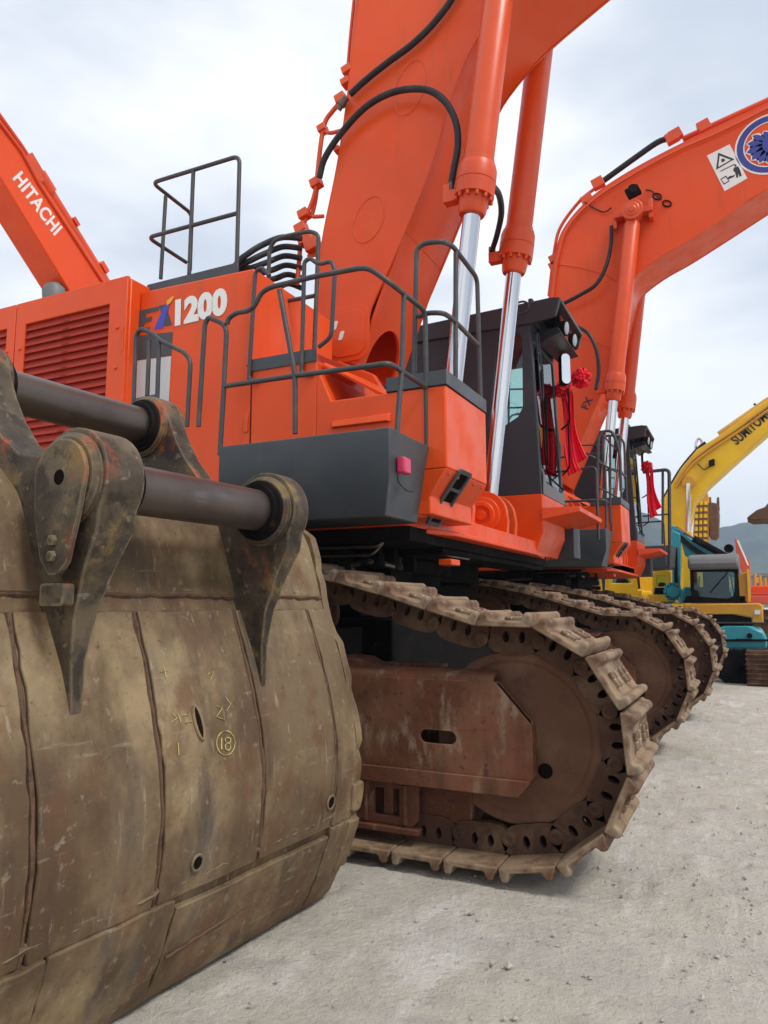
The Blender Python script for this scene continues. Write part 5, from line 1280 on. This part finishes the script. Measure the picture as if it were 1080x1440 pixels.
def gz(x, y):
    if not (-3.2 < x < 4.6 and .6 < y < 15): return 0
    e = min(1, (x+3.2)/.5, (4.6-x)/.5, (y-.6)/.4, (15-y)/2)
    v = mn.fractal(Vector((x*1.3, y*1.3, 0)), .9, 2.1, 3)*.012 + max(0, mn.noise(Vector((x*7, y*7, 3)))-.12)*.030 + mn.noise(Vector((x*22, y*22, 1)))*.004
    # shallow wheel ruts running away from the camera
    for x0_, w_ in ((.45, .16), (1.05, .16), (2.5, .2)):
        d_ = abs(x-(x0_+.18*y+.1*math.sin(y*.7)))/w_
        if d_ < 1.6: v += (-.016*max(0, 1-d_*d_) + .010*math.exp(-((d_-1.15)/.22)**2) + .003*math.sin(y*42)*max(0, 1-d_))
    return max(-.03, min(.022, v))*e
m = MB(); nx_ = len(xs); m.add([(x, y, gz(x, y)-.008*(-3.2 < x < 4.6 and .6 < y < 15)*min(1, (x+3.2)/.5, (4.6-x)/.5, (y-.6)/.4, (15-y)/2)) for y in ys for x in xs],
    [(j_*nx_+i_, j_*nx_+i_+1, (j_+1)*nx_+i_+1, (j_+1)*nx_+i_) for j_ in range(len(ys)-1) for i_ in range(nx_-1)])
g = m.build('ground', GR, None, smooth=180); tag(g, kind='structure', label='pale dusty yard ground with fine gravel', cat='ground')
# loose gravel
m = MB(); rnd = random.Random(11)
for k in range(2600):
    x = rnd.uniform(-2.4, 4.5); y = .8+rnd.random()**1.5*13
    if rnd.random() < .6:   # clustered
        x = -0.2+rnd.gauss(0, .9)+y*.05; y = 2.5+abs(rnd.gauss(0, 2.2))
    r = .003+.010*rnd.random()**4
    if rnd.random() < .012: r *= 1.8
    c = Vector((x, y, r*.35)); a_ = rnd.uniform(0, 6.28); vs = []
    for dx_, dy_, dz_ in ((1, 0, 0), (-1, 0, 0), (0, 1, 0), (0, -1, 0), (0, 0, 1), (0, 0, -1)):
        s_ = r*rnd.uniform(.7, 1.4); vx_, vy_ = dx_*math.cos(a_)-dy_*math.sin(a_), dx_*math.sin(a_)+dy_*math.cos(a_); vs.append(c+Vector((vx_*s_, vy_*s_, dz_*s_*.7)))
    m.add(vs, [(0, 2, 4), (2, 1, 4), (1, 3, 4), (3, 0, 4), (2, 0, 5), (1, 2, 5), (3, 1, 5), (0, 3, 5)])
GRV = layered('gravel_stone', (.40, .37, .32), [((.42, .40, .37), 3, .4, .6, None, .8), ((.17, .16, .15), 7, .5, .6, None, .8)], .9)
me = bpy.data.meshes.new('gravel'); me.from_pydata([tuple(v) for v in m.v], [], m.f); me.materials.append(GRV); o = bpy.data.objects.new('gravel', me); COL.objects.link(o)
tag(o, kind='stuff', label='fine loose gravel scattered over the pale ground', cat='gravel')
# hills
HM = layered('wooded_hill', (.045, .065, .05), [((.07, .09, .06), .02, .4, .6, None, .8), ((.03, .045, .04), .08, .5, .6, None, .7)], .95)
from mathutils import noise as mn
def hills(dist, crest, name, lab):
    vs = []; n = len(crest)
    rnd = random.Random(5); pts = smoothc([Vector((a_, b_, 0)) for a_, b_ in crest], 10)
    rows = 24; out = []
    for j in range(rows):
        t = j/(rows-1)
        for p in pts:
            q = PY(p.x, p.y, dist); h = q.z
            hh = h*(t**.8)+ mn.noise(Vector((q.x*.03, t*6, dist)))*h*.10*math.sin(t*3.14)+(mn.noise(Vector((q.x*.12, t*9, 1)))*h*.02 if j else 0)
            out.append((q.x*(1-.25*(1-t)), dist-(1-t)*dist*.25, max(hh, -1)))
    L = len(pts)
    for p in pts:
        q = PY(p.x, p.y, dist); out.append((q.x*1.2, dist*1.25, -2))
    F_ = [(j*L+k, j*L+k+1, (j+1)*L+k+1, (j+1)*L+k) for j in range(rows) for k in range(L-1)]
    m = MB(); m.add(out, F_); o = m.build(name, HM, None, smooth=180); tag(o, kind='structure', label=lab, cat='hill')
hills(520, [(-900, 800), (-500, 785), (-100, 770), (300, 780), (600, 770), (800, 740), (860, 722), (905, 722), (925, 729), (950, 748), (990, 765), (1030, 790), (1100, 800)], 'hills', 'wooded ridge rising behind the far cab')
hills(700, [(700, 800), (860, 790), (950, 768), (990, 752), (1012, 742), (1040, 737), (1060, 732), (1085, 734), (1120, 728), (1200, 742), (1350, 760), (1500, 745), (1800, 790), (2200, 800)], 'hills', 'blue wooded ridge across the right horizon')
# distant low sheds along the yard edge
for i, (x0, x1, y0, Yp, mt, lb) in enumerate(((1058, 1100, 806, 120, LGREY, 'long pale shed roof beyond the orange machine on the right'),)):
    s_ = empty('shed', (PY((x0+x1)/2, 850, Yp).x, Yp, 0)); tag(s_, lb, 'shed')
    ppx([(x0, 846), (x0, y0+4), (x1+40, y0+4), (x1+40, 846)], Yp, 12, 'wall', mt, s_, 0)
    ppx([(x0-2, y0+4), (x0+6, y0), (x1+40, y0), (x1+44, y0+4)], Yp-.5, 13, 'roof', LGREY, s_, 0)
# air
hz = MB().box(-900, 900, -60, 1000, -3, 130)
hm = bpy.data.materials.new('air_haze'); hm.use_nodes = True; nt = hm.node_tree; nt.nodes.clear()
ou = nt.nodes.new('ShaderNodeOutputMaterial'); pv = nt.nodes.new('ShaderNodeVolumePrincipled'); pv.inputs['Density'].default_value = .0008; pv.inputs['Color'].default_value = (.62, .78, 1, 1)
nt.links.new(pv.outputs[0], ou.inputs['Volume'])
USE_HAZE = True
if USE_HAZE:
    ho = hz.build('haze', hm, None, smooth=0); tag(ho, kind='stuff', label='thin bluish haze over the distant hills', cat='haze')

# world
w = bpy.data.worlds.new('World'); scene.world = w; w.use_nodes = True; nt = w.node_tree; bg = nt.nodes['Background']
SUN_EL, SUN_AZ = D2R(52), D2R(105)      # azimuth clockwise from +Y
sky = nt.nodes.new('ShaderNodeTexSky'); sky.sky_type = 'NISHITA'; sky.sun_disc = False; sky.sun_elevation = SUN_EL; sky.sun_rotation = SUN_AZ; sky.dust_density = 2; sky.air_density = 1
tc = nt.nodes.new('ShaderNodeTexCoord'); mp = nt.nodes.new('ShaderNodeMapping'); mp.inputs['Scale'].default_value = (1, 1, 2.6)
n = nt.nodes.new('ShaderNodeTexNoise'); n.inputs['Scale'].default_value = 1.5; n.inputs['Detail'].default_value = 5; n.inputs['Roughness'].default_value = .48
nt.links.new(tc.outputs['Generated'], mp.inputs[0]); nt.links.new(mp.outputs[0], n.inputs[0])
cl = ramp(nt, n.outputs['Fac'], .40, .62)
cloud = mixc(nt, cl, (5.5, 6.05, 6.9), (9.4, 9.6, 9.9))
mixed = mixc(nt, .90, sky.outputs[0], cloud)
nt.links.new(mixed, bg.inputs[0]); bg.inputs[1].default_value = .10
sl = bpy.data.lights.new('sun', 'SUN'); sl.energy = 1.7; sl.angle = D2R(12); sl.color = (1, .97, .92)
so = bpy.data.objects.new('sun', sl); COL.objects.link(so)
dirv = Vector((math.sin(SUN_AZ)*math.cos(SUN_EL), math.cos(SUN_AZ)*math.cos(SUN_EL), math.sin(SUN_EL)))
so.rotation_euler = (-dirv).to_track_quat('-Z', 'Y').to_euler(); so.location = dirv*50

# camera
cd = bpy.data.cameras.new('camera'); cam = bpy.data.objects.new('camera', cd); COL.objects.link(cam); scene.camera = cam
cd.sensor_fit = 'VERTICAL'; cd.sensor_height = 24; cd.lens = F/1440*24; cd.clip_end = 6000; cd.clip_start = .05
Mc = Matrix((rt, up, -fw)).transposed().to_4x4(); Mc.translation = CAM; cam.matrix_world = Mc
scene.view_settings.view_transform = 'Standard'; scene.view_settings.look = 'None'; scene.view_settings.gamma = 1; scene.view_settings.exposure = .44
scene.render.resolution_x = 768; scene.render.resolution_y = 1024
scene.render.engine = 'CYCLES'
scene.cycles.volume_bounces = 0; scene.cycles.transparent_max_bounces = 12
